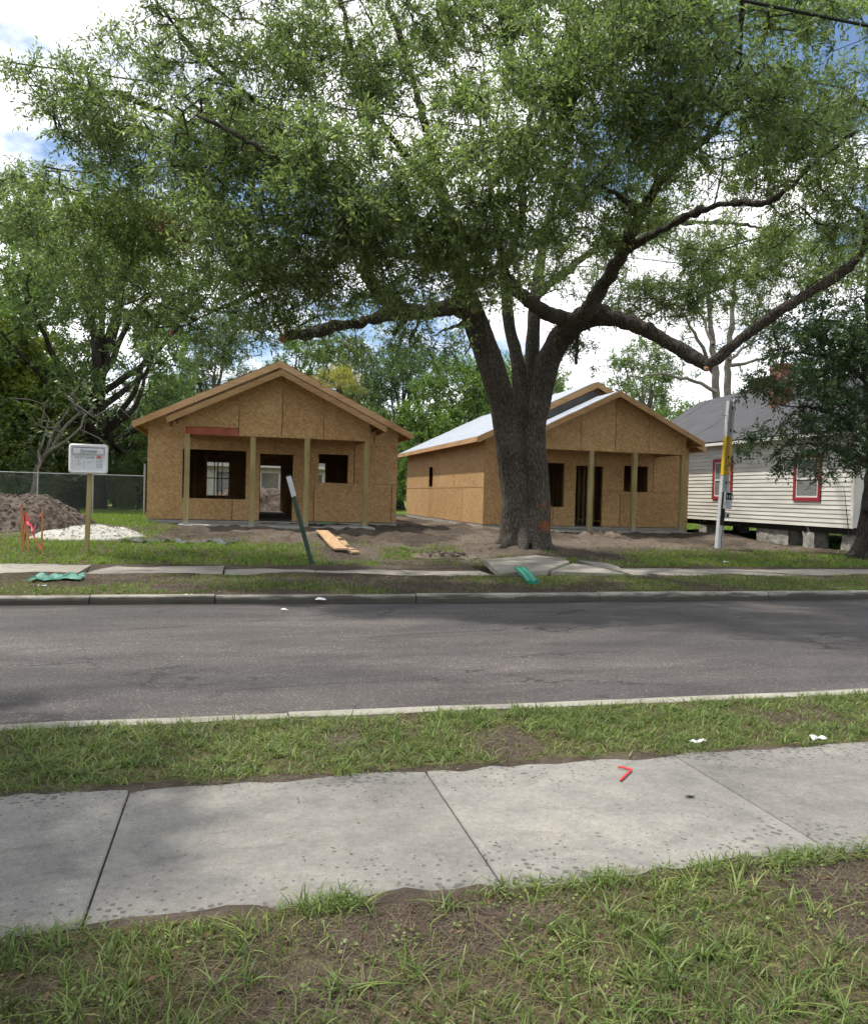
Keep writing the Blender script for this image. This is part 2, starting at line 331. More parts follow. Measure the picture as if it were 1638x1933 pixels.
M['bark3'] = barkmat('pale_bark', (.12, .10, .08), (.22, .19, .16), (.34, .31, .27))
M['cutwood'] = simple('cut_wood', (.26, .13, .06), (.40, .24, .13), 9, .8)
M['leaf_oak'] = leafmat('oak_leaf', (.10, .152, .072), (.19, .262, .108), (.33, .39, .172), .50, .45)
M['leaf_dark'] = leafmat('dark_leaf', (.046, .082, .040), (.080, .136, .055), (.135, .20, .078), .38)
M['leaf_mid'] = leafmat('mid_leaf', (.080, .13, .052), (.145, .215, .078), (.23, .30, .11), .46)
M['leaf_bright'] = leafmat('bright_leaf', (.08, .14, .035), (.13, .215, .05), (.20, .29, .075), .44)
M['leaf_yellow'] = leafmat('yellow_leaf', (.10, .15, .025), (.17, .22, .035), (.27, .30, .06), .42)
M['leaf_grey'] = leafmat('grey_leaf', (.075, .11, .06), (.125, .165, .085), (.19, .23, .12), .40)
M['leaf_darkest'] = leafmat('glossy_dark_leaf', (.038, .068, .038), (.066, .112, .052), (.11, .165, .07), .34, .4)  # darkest leaf colour, for the tree at the right edge
M['leaf_dead'] = leafmat('dead_leaf', (.10, .055, .028), (.17, .095, .05), (.27, .18, .11), .2, .7, 4)
M['grass'] = leafmat('grass_blade', (.068, .106, .026), (.135, .205, .045), (.29, .32, .115), .36, .5, 1.6)
M['grass_far'] = leafmat('lawn_blade', (.10, .165, .03), (.18, .28, .05), (.31, .37, .10), .38, .55, .6)
M['thatch'] = leafmat('dry_thatch', (.075, .055, .036), (.14, .105, .068), (.25, .20, .135), .2, .8, 6)

# ------------------------------------------------------------------ terrain
NSW0, NSW1, NK, RD0, RD1, FK = 2.97, 4.41, 5.57, 5.76, 11.66, 11.82
FSW0, FSW1 = 14.2, 15.85
OAK = np.array([6.95, 18.3]); RTREE = np.array([16.35, 17.3])
def profile(Y):
    return np.interp(Y, [-50, 2, 5.5, 5.8, 11.6, 11.85, 14.2, 16, 18.5, 22.5, 40, 80, 3000], [.02, .0, .0, -.03, -.03, .085, .11, .14, .34, .56, .6, .7, .7])
def gz(X, Y):
    X = np.asarray(X, float); Y = np.asarray(Y, float); z = profile(Y)
    # the lot drops a little towards the neighbour on the right and is rough where it has been dug
    z = z-.17*sstep(15.2, 16.6, X)*sstep(18, 21, Y)
    dug = dirt(X, Y)*sstep(15.9, 17.2, Y)
    z = z+dug*((fbm(X*.9, Y*.9, 1.0, 4)-.5)*.32+(fbm(X*3.5, Y*3.5, 5.0, 3)-.5)*.20)*(1-.6*sstep(26, 30, Y))
    d = np.hypot(X-OAK[0], Y-OAK[1]); z = z+.10*np.exp(-(d/1.6)**2)
    fine = (fbm(X*2.3, Y*2.3, 2.0, 3)-.5)*.05+(fbm(X*9, Y*9, 2.0, 2)-.5)*.02
    soft = ((Y < NSW0-.02) | ((Y > NSW1) & (Y < NK)) | (Y > FK+.05) & (Y < FSW0) | (Y > FSW1))
    z = z+np.where(soft & (Y < 60), fine, 0)
    # shoulders: paving lies in a shallow bed
    z = z+.012*((Y < NSW0) | ((Y > NSW1) & (Y < NK)))
    return z
def dirt(X, Y):
    """1 where the lot is bare dug soil, 0 where turf survives"""
    X = np.asarray(X, float); Y = np.asarray(Y, float)
    w1 = (fbm(X*.45, Y*.45, 8.0, 4)-.5)*3.0
    left = sstep(-2.6, -1.2, X+w1*.5)                       # turf left of the first house
    front = sstep(18.3, 19.4, Y+w1*.55)                     # turf strip behind the walk
    mid = sstep(.9, 1.9, X+w1*.4)*(1-sstep(8.3, 10.0, X+w1*.5))   # bare strip before the oak
    right = 1-sstep(15.5, 18.5, X)
    d = np.maximum(front*left*right, mid*sstep(15.5, 16.2, Y)*np.clip(.35+1.5*(fbm(X*.8, Y*1.3, 31., 4)-.28), 0, 1))
    spoil = np.exp(-(((X+4.4)/2.1)**2+((Y-21.8)/1.9)**2)*.8)
    d = np.maximum(d, np.clip(spoil*1.4, 0, 1)*sstep(18.4, 19.4, Y))
    return np.where(Y < FSW1, 0, d)*(1-sstep(37, 42, Y))
def turf(X, Y):
    """how much grass grows: 0..1"""
    X = np.asarray(X, float); Y = np.asarray(Y, float)
    n = fbm(X*1.1, Y*1.1, 3.0, 4); n2 = fbm(X*3.2, Y*3.2, 6.0, 3)
    near = np.clip(.66+(n-.5)*2.6+(n2-.5)*1.3-.35*sstep(1.4, 2.6, X)*sstep(1.6, 2.4, Y), 0, 1)
    verge = np.clip(.86+(n-.5)*2.8+(n2-.5)*1.2-.35*sstep(2.2, 4.2, X)*(1-np.abs(Y-5.0)/.6), 0, 1)
    fv = np.clip(.66+(n-.5)*3.2-.5*np.exp(-((X-2.6)/1.5)**2)-.4*np.exp(-((X+2.4)/1.2)**2)*sstep(12.5, 13.5, Y)+.25*sstep(8, 10, X), 0, 1)
    lot = np.clip((1-dirt(X, Y))*(1.0+(n-.5)*1.2)-.55*np.exp(-((np.hypot(X-OAK[0], Y-OAK[1]))/2.6)**2)*(1-.3*n2)-.5*np.exp(-((np.hypot(X-16, Y-19.5))/2.6)**2)-.30*sstep(17.2, 18.2, Y)*sstep(6, 9, X)*(1-sstep(26, 30, Y)), 0, 1)
    r = np.where(Y < NSW0, near, np.where(Y < NSW1, 0, np.where(Y < NK+.1, verge, np.where(Y < FK, 0, np.where(Y < FSW0, fv, np.where(Y < FSW1, 0, lot))))))
    return r
def grid_ground():
    xs = np.concatenate([[-1500, -500, -200, -90, -50, -32, -24, -18, -14, -11], np.arange(-9, 21.01, .10), [22, 23.5, 25, 28, 32, 38, 46, 60, 90, 200, 500, 1500]])
    ys = np.concatenate([[-300, -80, -20, -5, -1, 0, .5], np.arange(.9, NSW0-.05, .07), np.arange(NSW0-.045, NSW0+.26, .02), [3.7], np.arange(NSW1-.2, NSW1+.05, .02), np.arange(4.5, NK-.02, .08), [NK-.01, NK+.06, 8, 11, FK-.06, FK-.005],
                         np.arange(FK+.06, FSW0-.05, .10), np.arange(FSW0-.03, FSW1+.05, .06), np.arange(15.95, 38, .13), [39, 40.5, 42, 44, 47, 50, 55, 62, 75, 100, 150, 300, 700, 2500]])
    X, Y = np.meshgrid(xs, ys); Z = gz(X, Y)
    e1 = .10*(fbm(X*1.3, X*0+2, 7., 3)-.50)+.10*(fbm(X*9, X*0+2, 7., 3)-.5); e2 = .06*(fbm(X*1.3, X*0+9, 7., 3)-.5)+.09*(fbm(X*8, X*0+9, 7., 3)-.5); e3 = 1.0*(fbm(X*.9, X*0+4, 3., 5)-.5); e4 = 1.5*(fbm(X*.7, X*0+5, 3., 5)-.42+.22*np.exp(-((X-3.6)/1.6)**2))
    paved = ((Y > NSW0+.02) & (Y < NSW1-.02)) | ((Y > NK+.02) & (Y < FK-.02)) | ((Y > FSW0+.02) & (Y < FSW1-.02))
    Z = np.where(paved, Z-.16, Z)
    bump_ = .012*(fbm(X*6, Y*6, 4., 2))
    def lap(inside, e, top):   # soil and roots creeping over the paving edge, thinning out to nothing
        return top+np.clip((e-inside)*.16, -.2, .012)+bump_
    Z = np.where((Y > NSW0-.04) & (Y < NSW0+.3), np.where(Y < NSW0, np.maximum(Z, np.minimum(lap(Y-NSW0, e1, .014), .03)), lap(Y-NSW0, e1, .014)), Z)
    Z = np.where((Y > NSW1-.22) & (Y < NSW1+.04), np.where(Y > NSW1, np.maximum(Z, np.minimum(lap(NSW1-Y, e2, .014), .03)), lap(NSW1-Y, e2, .014)), Z)
    Z = np.where((Y >= FSW0) & (Y <= FSW1) & ~((X > 4.8) & (X < 8)), np.maximum(lap(Y-FSW0, e3, .136), lap(FSW1-Y, e4, .136)), Z)
    nx, ny = len(xs), len(ys)
    V = np.stack([X, Y, Z], -1).reshape(-1, 3)
    i = np.arange(nx*ny).reshape(ny, nx)
    F = np.stack([i[:-1, :-1], i[:-1, 1:], i[1:, 1:], i[1:, :-1]], -1).reshape(-1, 4)
    o = np_mesh('ground', V, F, M['ground'], smooth=True); o['kind'] = 'structure'
    ca = o.data.color_attributes.new('grass', 'FLOAT_COLOR', 'POINT')
    g = turf(X, Y).ravel(); sand = (dirt(X, Y)*sstep(.46, .62, fbm(X*.6, Y*.6, 12.0, 4))*.8).ravel()
    lawn = (sstep(22, 26, Y)*(1-dirt(X, Y))).ravel()
    buf = np.stack([g, sand, lawn, np.ones_like(g)], -1).astype(np.float32)
    ca.data.foreach_set('color', buf.ravel()); return o
grid_ground()

# ------------------------------------------------------------------ road, kerbs, walks
def slab(mb, x0, x1, y0, y1, z0, z1, bev=.012):
    b = bev
    vs = [(x0,y0,z0),(x1,y0,z0),(x1,y1,z0),(x0,y1,z0),(x0,y0,z1-b),(x1,y0,z1-b),(x1,y1,z1-b),(x0,y1,z1-b),(x0+b,y0+b,z1),(x1-b,y0+b,z1),(x1-b,y1-b,z1),(x0+b,y1-b,z1)]
    return mb.add(vs, [(3,2,1,0),(0,1,5,4),(1,2,6,5),(2,3,7,6),(3,0,4,7),(4,5,9,8),(5,6,10,9),(6,7,11,10),(7,4,8,11),(8,9,10,11)])
def sheet(name, x0, x1, y0, y1, zf, nx, ny, m, edge=None):
    xs = np.linspace(x0, x1, nx); ys = np.linspace(y0, y1, ny); X, Y = np.meshgrid(xs, ys)
    if edge is not None: Y[0] += edge(xs); 
    Z = zf(X, Y); V = np.stack([X, Y, Z], -1).reshape(-1, 3); i = np.arange(nx*ny).reshape(ny, nx)
    F = np.stack([i[:-1, :-1], i[:-1, 1:], i[1:, 1:], i[1:, :-1]], -1).reshape(-1, 4)
    return np_mesh(name, V, F, m, smooth=True)
road = sheet('road', -60, 60, NK+.14, RD1+.03, lambda X, Y: -.012-.02*sstep(10.4, 11.6, Y)+.012*np.exp(-((Y-8.6)/2)**2)+(fbm(X*.5, Y*.5, 3., 3)-.5)*.012, 480, 34, M['asphalt'],
             lambda x: (fbm(x*1.6, 0*x, 4.0, 4)-.5)*.16+.03)
road['kind'] = 'structure'
walk = empty('sidewalk', (0, 3.7, 0)); walk['kind'] = 'structure'
for k in range(-7, 9):
    x0 = -.505+1.6*k
    slab(MB(), x0+.0035, x0+1.6-.0035, NSW0, NSW1, -.1, .012+.002*((k*7) % 3), .006).build('slab', M['sidewalk'], walk)
jm = simple('joint_dirt', (.03, .026, .02), (.06, .05, .04), 30, .95)
MB().box(-11, 14, NSW0+.01, NSW1-.01, -.09, -.012).build('bedding', jm, walk)
ribbon = empty('edge_kerb', (0, 5.65, 0)); ribbon['kind'] = 'structure'
for k in range(-8, 9):
    x0 = k*3.05+.4; mb = MB(); xs = np.linspace(x0+.006, x0+3.044, 9); tilt = random.uniform(-.01, .01)
    top = []
    for q, x in enumerate(xs):
        a = NK+(random.uniform(-.012, .012)); bb = NK+.19+random.uniform(-.015, .015); z = .012+tilt*(q/8-.5)
        mb.v += [(x, a, -.1), (x, a+.005, z), (x, bb, z-.012), (x, bb+.01, -.1)]
    for q in range(8):
        for e in range(3): mb.f.append((q*4+e, q*4+4+e, q*4+5+e, q*4+1+e))
    mb.f += [(0, 1, 2, 3), (35, 34, 33, 32)]
    mb.build('kerb_stone', M['kerb'], ribbon)
fk = empty('far_kerb', (0, 11.7, 0)); fk['kind'] = 'structure'
kx = [-60, -50, -41, -33, -25, -18, -13, -9.6, -6.5, -3.45, -1.92, -.35+.1, 2.7, 5.75, 8.9, 11.95, 15, 18, 24, 30, 40, 50, 60]
for a, b in zip(kx[:-1], kx[1:]):
    mb = MB(); n = 7; dz = random.uniform(-.012, .012); dy = random.uniform(-.012, .012)
    for q in range(n):
        x = a+.008+(b-a-.016)*q/(n-1); j = random.uniform(-.006, .006)
        prof = [(FK+.0, -.2), (RD1-.02+j, -.2), (RD1-.015+j, .03), (RD1+.0+j, .075+dz), (RD1+.03+j, .092+dz), (FK-.01, .094+dz), (FK, .085+dz)]
        mb.v += [(x, y+dy, z) for y, z in prof]
    m_ = len(prof)
    for q in range(n-1):
        for e in range(m_): mb.f.append((q*m_+e, q*m_+(e+1) % m_, (q+1)*m_+(e+1) % m_, (q+1)*m_+e))
    mb.f += [tuple(range(m_))[::-1], tuple((n-1)*m_+e for e in range(m_))]
    mb.build('kerb_stone', M['kerb'], fk)
fw = empty('far_sidewalk', (0, 15, .12)); fw['kind'] = 'structure'
def walkpiece(poly, zs, th=.1, m=None, name='slab'):
    mb = MB(); n = len(poly); top = [(x, y, z) for (x, y), z in zip(poly, zs)]
    mb.add([(x, y, z-th) for x, y, z in top]+top, [tuple(range(n))[::-1], tuple(range(n, 2*n))]+[(q, (q+1) % n, n+(q+1) % n, n+q) for q in range(n)])
    return mb.build(name, m or M['oldwalk'], fw)
zt = .135
xb = [-30, -22, -16, -11, -8.2, -6.3, -4.4, -2.55]
for a, b in zip(xb[:-1], xb[1:]): walkpiece([(a+.01, FSW0), (b-.01, FSW0), (b-.01, FSW1), (a+.01, FSW1)], [zt+random.uniform(-.01, .01)]*2+[zt+random.uniform(-.01, .02)]*2)
walkpiece([(-2.53, FSW0), (-1.35, FSW0+.02), (-.2, FSW0+.03), (-.18, FSW1), (-2.0, FSW1), (-2.3, 15.1)], [zt-.02, zt+.01, zt, zt, zt+.01, zt])
walkpiece([(-2.5, FSW0-.13), (-1.38, FSW0-.10), (-1.38, FSW0-.01), (-2.5, FSW0-.02)], [zt-.04]*4)
for a, b in ((-.16, 1.5), (1.52, 3.2), (3.22, 4.85)):
    walkpiece([(a, FSW0+.02), (b, FSW0+random.uniform(-.03, .05)), (b, FSW1-.1), (a, FSW1-.05)], [zt-.035+random.uniform(-.008, .008) for _ in range(4)])
for a, b in ((7.75, 9.6), (9.62, 11.4), (11.42, 13.2), (13.22, 15.1), (15.12, 17), (17.02, 20), (20.02, 26), (26, 34)):
    walkpiece([(a, FSW0), (b, FSW0), (b, FSW1-.25), (a, FSW1-.25)], [zt-.012+random.uniform(-.01, .01) for _ in range(4)])
# slabs heaved up by the roots of the oak
walkpiece([(4.9, 14.18), (5.95, 14.35), (6.80, 15.25), (6.86, 15.75), (6.45, 16.35), (5.1, 15.75)], [.16, .205, .30, .335, .345, .29], .11, name='heaved_slab')
walkpiece([(6.0, 14.30), (7.55, 14.18), (7.35, 15.1), (6.86, 15.22)], [.19, .15, .215, .265], .10, name='heaved_slab')
walkpiece([(7.38, 15.12), (7.66, 14.5), (7.95, 15.3), (7.85, 15.75), (7.3, 15.95)], [.215, .16, .20, .235, .28], .10, name='heaved_slab')

# ------------------------------------------------------------------ the two houses being framed
def und():
    m, nt, N, L, b = mat('roof_underlayment'); v = coords(nt, True); n = noise(nt, v, 3, 5, .6); n2 = noise(nt, coords(nt, True, (.6, 5, 5)), 2.2, 4)
    col = ramp(nt, math_(nt, 'ADD', math_(nt, 'MULTIPLY', n, .5), math_(nt, 'MULTIPLY', n2, .5)), [(.3, (.20, .225, .26)), (.55, (.29, .32, .365)), (.75, (.37, .40, .445))])
    pr = noise(nt, coords(nt, True, (3, 1.2, 3)), 2.6, 2, .4); col = mixc(nt, ramp(nt, pr, [(.62, 0.0), (.66, .45)]), col, (.30, .33, .38))
    L.new(col, b.inputs['Base Color']); b.inputs['Roughness'].default_value = .55; bump(nt, b, n, .5, .03); return m
M['under'] = und()
M['flash'] = simple('grey_flashing_wrap', (.24, .25, .26), (.36, .37, .385), 3, .7)
def clip(poly, a, b, c):
    """keep a*x+b*y<=c of a convex polygon"""
    r = []
    for i in range(len(poly)):
        p, q = poly[i], poly[(i+1) % len(poly)]; dp = a*p[0]+b*p[1]-c; dq = a*q[0]+b*q[1]-c
        if dp <= 0: r.append(p)
        if dp*dq < 0: t = dp/(dp-dq); r.append((p[0]+(q[0]-p[0])*t, p[1]+(q[1]-p[1])*t))
    return r
def cliprect(poly, x0, x1, z0, z1):
    for a, b, c in ((-1, 0, -x0), (1, 0, x1), (0, -1, -z0), (0, 1, z1)):
        if len(poly) < 3: return []
        poly = clip(poly, a, b, c)
    return poly if len(poly) >= 3 else []
def panels(parent, rects, openings, outline, to3, ext, m, g=.010, name='osb_panel'):
    """sheets of board: each rect is one panel, cut by the outline and by rectangular openings"""
    for (x0, x1, z0, z1) in rects:
        x0 += g; x1 -= g; z0 += g; z1 -= g
        xs = sorted({x0, x1} | {min(max(v, x0), x1) for o in openings for v in o[:2]})
        zs = sorted({z0, z1} | {min(max(v, z0), z1) for o in openings for v in o[2:]})
        cells = {}
        for ia, (a, b) in enumerate(zip(xs[:-1], xs[1:])):
            for ic, (c, d) in enumerate(zip(zs[:-1], zs[1:])):
                if b-a < 1e-4 or d-c < 1e-4: continue
                mx_, mz = (a+b)/2, (c+d)/2
                if any(o[0] < mx_ < o[1] and o[2] < mz < o[3] for o in openings): continue
                pl = cliprect(list(outline), a, b, c, d)
                if pl: cells[ia, ic] = pl
        while cells:
            todo = [next(iter(cells))]; mb = MB()
            while todo:
                k = todo.pop(); pl = cells.pop(k, None)
                if pl is None: continue
                mb.prism([to3(*q) for q in pl], ext); todo += [(k[0]+u_, k[1]+v_) for u_, v_ in ((1, 0), (-1, 0), (0, 1), (0, -1)) if (k[0]+u_, k[1]+v_) in cells]
            mb.build(name, m, parent)
ZB, ZT = .70, 3.40
SL = .485
def house(cx, label, seed):
    random.seed(seed)
    H = empty('house_under_construction', (cx, 24.5, .55), label, 'house', 'wood-framed houses under construction')
    hw = 3.74; xl, xr = cx-hw, cx+hw; Y0, Y1 = 24.5, 36.4
    MB().box(xl, xr, Y0, Y1, .2, ZB-.01).build('foundation', M['concrete'], H)
    slab(MB(), cx-2.75, cx+2.74, 22.60, Y0-.004, .2, .625, .02).build('porch_slab', M['concrete'], H)
    WT = ZT+.26; ap = WT+SL*hw                                  # under-roof heights of the walls
    outl = [(xl, ZB), (xr, ZB), (xr, WT), (cx, ap-.02), (xl, WT)]
    op = [(cx-2.75, cx-.92, 1.34, 2.80), (cx-.51, cx+.48, ZB-.1, 2.74), (cx+1.26, cx+2.17, 1.92, 2.80)]
    rects = []
    rows = [(ZB, 1.91, .0), (1.91, 3.13, 1.22), (3.13, 4.35, .6), (4.35, 5.57, 0.0)]
    for z0, z1, off in rows:
        x = xl-off
        while x < xr:
            rects.append((max(x, xl), min(x+2.44, xr), z0, z1)); x += 2.44
    panels(H, rects, op, outl, lambda a, c: (a, Y0, c), (0, .012, 0), M['osb'])
    # rear wall
    opr = [(cx-2.45, cx-1.47, 1.36, 2.84), (cx-.14, cx+.75, ZB-.1, 2.76), (cx+2.42, cx+2.75, 2.0, 2.95)]
    panels(H, rects, opr, outl, lambda a, c: (a, Y1, c), (0, -.012, 0), M['osb'], .0008)
    # side walls
    for side, x, ops in ((-1, xl, [(31.4, 32.03, 1.97, 2.79)]), (1, xr, [(31.9, 32.75, 1.34, 2.80)])):
        rc = []
        for z0, z1, off in ((ZB, 1.91, .0), (1.91, 3.13, 1.22), (3.13, WT, .6)):
            y = Y0-off
            while y < Y1: rc.append((max(y, Y0+.014), min(y+2.44, Y1-.014), z0, z1)); y += 2.44
        panels(H, rc, ops, [(Y0, ZB), (Y1, ZB), (Y1, WT-.01), (Y0, WT-.01)], lambda a, c, x=x: (x, a, c), (.012*(-side), 0, 0), M['osb'], .010 if side < 0 else .0008)
    # studs: outer walls around the openings, and inner partitions
    def stud(x, y, z0=ZB, z1=ZT-.08, ax='x'):
        w, d = (.04, .09) if ax == 'x' else (.09, .04)
        MB().box(x-w/2, x+w/2, y-d/2, y+d/2, z0, z1).build('stud', M['lumberZ'], H)
    for o in op:
        for x in (o[0]-.021, o[1]+.021): stud(x, Y0+.06)
        MB().box(o[0]-.001, o[1]+.001, Y0+.014, Y0+.10, o[3]+.001, o[3]+.14).build('header', M['lumberX'], H)
        if o[2] > ZB: MB().box(o[0], o[1], Y0+.014, Y0+.10, o[2]-.04, o[2]-.001).build('sill', M['lumberX'], H)
    for o in opr:
        for x in (o[0]-.021, o[1]+.021): stud(x, Y1-.06)
    # rails added behind the sheet joints to stop light leaking through
    for a, b, z in ((xl+.02, op[0][0]-.05, 1.91), (op[0][1]+.05, op[1][0]-.05, 1.91), (op[1][1]+.05, xr-.02, 1.885), (xl+.02, xr-.02, 3.13)):
        MB().box(a, b, Y0+.0135, Y0+.05, z-.05, z+(.05 if z != 1.885 else .03)).build('leak_stop_rail', M['lumberX'], H)
    for x in (xl, xr):
        for z in (1.91, 3.13): MB().box(min(x, x+math.copysign(.0135, cx-x))+(.0135 if x < cx else -.04), max(x, x+math.copysign(.0135, cx-x))+(.04 if x < cx else -.0135), Y0+.06, (31.3 if z < 2 and x < cx else 31.8) if z < 2 else Y1-.05, z-.05, z+.05).build('leak_stop_rail', M['lumberY'], H)
    for x in (cx-2.13, cx-1.8): stud(x, Y1-.06, 1.36, 2.84)
    for x in np.arange(cx-3.5, cx-.75, .41): stud(x, 30.2)
    for x in np.arange(cx+1.2, cx+3.6, .41): stud(x, 29.0)
    for y in np.arange(26.0, 36.1, .41): stud(cx+.86, y, ax='y')
    for y in np.arange(30.5, 36.1, .41): stud(cx-.6, y, ax='y')
    for yy, a, b in ((30.2, cx-3.6, cx-.65), (29.0, cx+1.0, cx+3.6)):
        MB().box(a, b, yy-.045, yy+.045, ZB, ZB+.04).build('bottom_plate', M['lumberX'], H)
        MB().box(a, b, yy-.045, yy+.045, ZT-.08, ZT-.04).build('top_plate', M['lumberX'], H)
    MB().box(cx-3.6, cx-.65, 30.155, 30.245, 2.02, 2.06).build('blocking', M['lumberX'], H)
    for y in np.arange(25.1, 36.2, .61):
        MB().box(xl+.05, xr-.05, y-.02, y+.02, ZT+.06, ZT+.15).build('ceiling_joist', M['lumberX'], H)
    # main roof: deck, rafters at the rakes, fascia, underlayment
    ov, yf, yb = .36, 24.12, 36.75
    n = np.array([-SL, 0, 1])/math.hypot(SL, 1)
    def roof(tag_, ax_, hwid, zt_, y0, y1, sheets, fh):
        for s in (-1, 1):
            e = np.array([ax_+s*hwid, 0, zt_]); a = np.array([ax_, 0, zt_+SL*hwid]); d = a-e; ln = np.linalg.norm(d); d /= ln
            nn = np.array([s*SL, 0, 1])/math.hypot(SL, 1)
            MB().prism([e+(0, y0, 0), a+(0, y0, 0), a+nn*.016+(0, y0, 0), e+nn*.016+(0, y0, 0)], (0, y1-y0, 0)).build('roof_deck', M['osb'], H)
            k = 0; t = 0.0
            for q in range(sheets):
                t1 = min(t+ln/sheets+.05, ln); h0 = .018+.004*(q+1)
                pa, pb = e+d*max(t-.02, 0)+nn*h0, e+d*t1+nn*(h0+.003); jj = random.uniform(-.02, .02)
                nseg = 12; mb = MB(); ys = np.linspace(y0+.03+jj, y1-.05, nseg+1)
                for y in ys:
                    w1, w2 = random.uniform(0, .006), random.uniform(0, .012)
                    mb.v += [tuple(pa+nn*w1+(0, y, 0)), tuple((pa+pb)/2+nn*(w2*.7)+(0, y, 0)), tuple(pb+nn*w2-d*random.uniform(0, .02)+(0, y, 0))]
                for i in range(nseg):
                    for c in range(2): mb.f.append((i*3+c, i*3+c+1, i*3+4+c, i*3+3+c) if s < 0 else (i*3+c, i*3+3+c, i*3+4+c, i*3+c+1))
                mb.build('underlayment_sheet', M['under'], H); t = t1-.05
            # rake board in front (and behind for the main roof), eave fascia
            for yy, th in ((y0-.036, .036),)+(((y1, .036),) if tag_ == 'main' else ()):
                MB().prism([e-(0, 0, fh-.02)+(0, yy, 0), a-(0, 0, fh-.02)+(0, yy, 0), a+(0, yy, .02), e+(0, yy, .02)], (0, th, 0)).build('rake_board', M['lumberX'], H)
            xo = ax_+s*hwid
            MB().box(min(xo, xo+s*.036), max(xo, xo+s*.036), y0-.036, y1, zt_-.145, zt_+.012).build('eave_fascia', M['lumberY'], H)
    roof('main', cx, hw+ov, ZT-SL*ov+.29, yf, yb, 5, .20)
    # blocking look-outs under the front rake
    for s in (-1, 1):
        for q in range(6):
            t = .08+q*.17; x = cx+s*(hw+ov)*(1-t); z = ZT-SL*ov+.29+SL*(hw+ov)*t-.07
            MB().beam((x, yf+.002, z), (x, Y0-.002, z), .04, .085).build('lookout', M['lumberY'], H)
    # porch: posts, beam, gable
    PY = 22.80; pc = cx-.04
    for x in (cx-2.53, cx-.76, cx+.75, cx+2.47):
        MB().box(x-.07, x+.07, PY-.02, PY+.12, .645, 3.13).build('porch_post', M['treated'], H)
        MB().box(x-.077, x+.077, PY-.027, PY+.127, .625, .69).build('post_base', M['flash'], H)
    phw = 2.98; pz = 3.545; pap = pz+SL*phw
    bx0, bx1 = cx-2.61, cx+2.55
    gout = [(bx0, 3.13), (bx1, 3.13), (bx1, pz+SL*(phw-(bx1-pc))-.03), (pc, pap-.03), (bx0, pz+SL*(phw-(pc-bx0))-.03)]
    gr = [(bx0, cx-1.16, 3.345, 5.2), (cx-1.16, cx+.03, 3.13, 5.2), (cx+.03, cx+1.2, 3.13, 5.2), (cx+1.2, bx1, 3.13, 5.2)]
    if seed == 2: gr[0] = (bx0, cx-1.16, 3.13, 5.2)
    panels(H, gr, [], gout, lambda a, c: (a, PY-.012, c), (0, .012, 0), M['osb'])
    if seed == 1:
        tag(MB().box(bx0+.02, cx-1.17, PY-.006, PY+.03, 3.13, 3.34).build('beam_face', M['redlvl'], H), 'red-stained end of the porch beam left uncovered')
    MB().box(bx0+.02, bx1-.02, PY+.034, PY+.11, 3.131, 3.33).build('porch_beam', M['lumberX'], H)
    for x in (bx0+.06, bx1-.06):
        MB().box(x-.04, x+.04, PY+.112, Y0-.002, 3.131, 3.33).build('side_beam', M['lumberY'], H)
    for x in np.arange(bx0+.6, bx1-.3, .61):
        MB().box(x-.02, x+.02, PY+.112, Y0-.002, 3.20, 3.33).build('porch_joist', M['lumberY'], H)
    MB().box(bx0+.02, bx1-.02, PY+.114, Y0-.004, 3.335, 3.347).build('porch_ceiling', M['osb'], H)
    roof('porch', pc, phw, pz, PY-.36, Y0-.004 if False else yf-.045, 4, .17)
    for s in (-1, 1):
        for q in range(4):
            t = .04+q*.27; x = pc+s*phw*(1-t); z = pz+SL*phw*t-.06
            MB().beam((x, PY-.355, z), (x, PY-.014 if abs(x-pc) < 2.5 else Y0-.3, z), .04, .085).build('lookout', M['lumberY'], H)
    # grey wrap on the wall between the two roofs
    wo = [(pc-phw+.1, pz+SL*.1+.03), (pc+phw-.1, pz+SL*.1+.03), (pc, pap+.03)]
    up = [(a, c+.23) for a, c in wo]
    for a, b in ((0, 2), (2, 1)):
        q = [wo[a], wo[b], up[b], up[a]]
        MB().prism([(u_, yf+.3, v_) for u_, v_ in q], (0, .004, 0)).build('wall_flashing', M['flash'], H)
    return H
house(1.22, 'new house with bare particle-board walls, on the left behind the leaning green post', 1)
house(11.58, 'new house with bare particle-board walls, partly hidden by the big oak trunk', 2)
# green paint on the first house's foundation
gp = simple('green_marking_paint', (.05, .35, .10), (.08, .42, .14), 8, .8)

# ------------------------------------------------------------------ white clapboard house on piers, on the right
M['clap'] = (lambda: simple('cream_paint', (.52, .51, .46), (.73, .72, .665), 2.5, .6, .15, .005, 6, (1, .25, 1)))()
M['red'] = simple('red_trim', (.28, .03, .04), (.36, .045, .055), 4, .5)
M['whitep'] = simple('white_paint', (.70, .70, .68), (.80, .80, .78), 4, .5, .1)
M['glass'] = (lambda: None)()
def glassmat():
    m, nt, N, L, b = mat('window_glass'); v = coords(nt, True); n = noise(nt, v, 1.2, 3)
    L.new(ramp(nt, n, [(.35, (.16, .17, .165)), (.65, (.26, .27, .26))]), b.inputs['Base Color']); b.inputs['Roughness'].default_value = .08; b.inputs['Specular IOR Level'].default_value = .8
    return m
M['glass'] = glassmat()
def shingle():
    m, nt, N, L, b = mat('grey_shingle'); n = noise(nt, coords(nt, False), 1.4, 5, .6); n2 = noise(nt, coords(nt, False, (1, 1, 1)), 30, 3)
    col = ramp(nt, math_(nt, 'ADD', math_(nt, 'MULTIPLY', n, .6), math_(nt, 'MULTIPLY', n2, .4)), [(.3, (.024, .024, .027)), (.7, (.056, .056, .062))])
    L.new(col, b.inputs['Base Color']); b.inputs['Roughness'].default_value = .8; bump(nt, b, n2, .5, .01); return m
M['shingle'] = shingle()
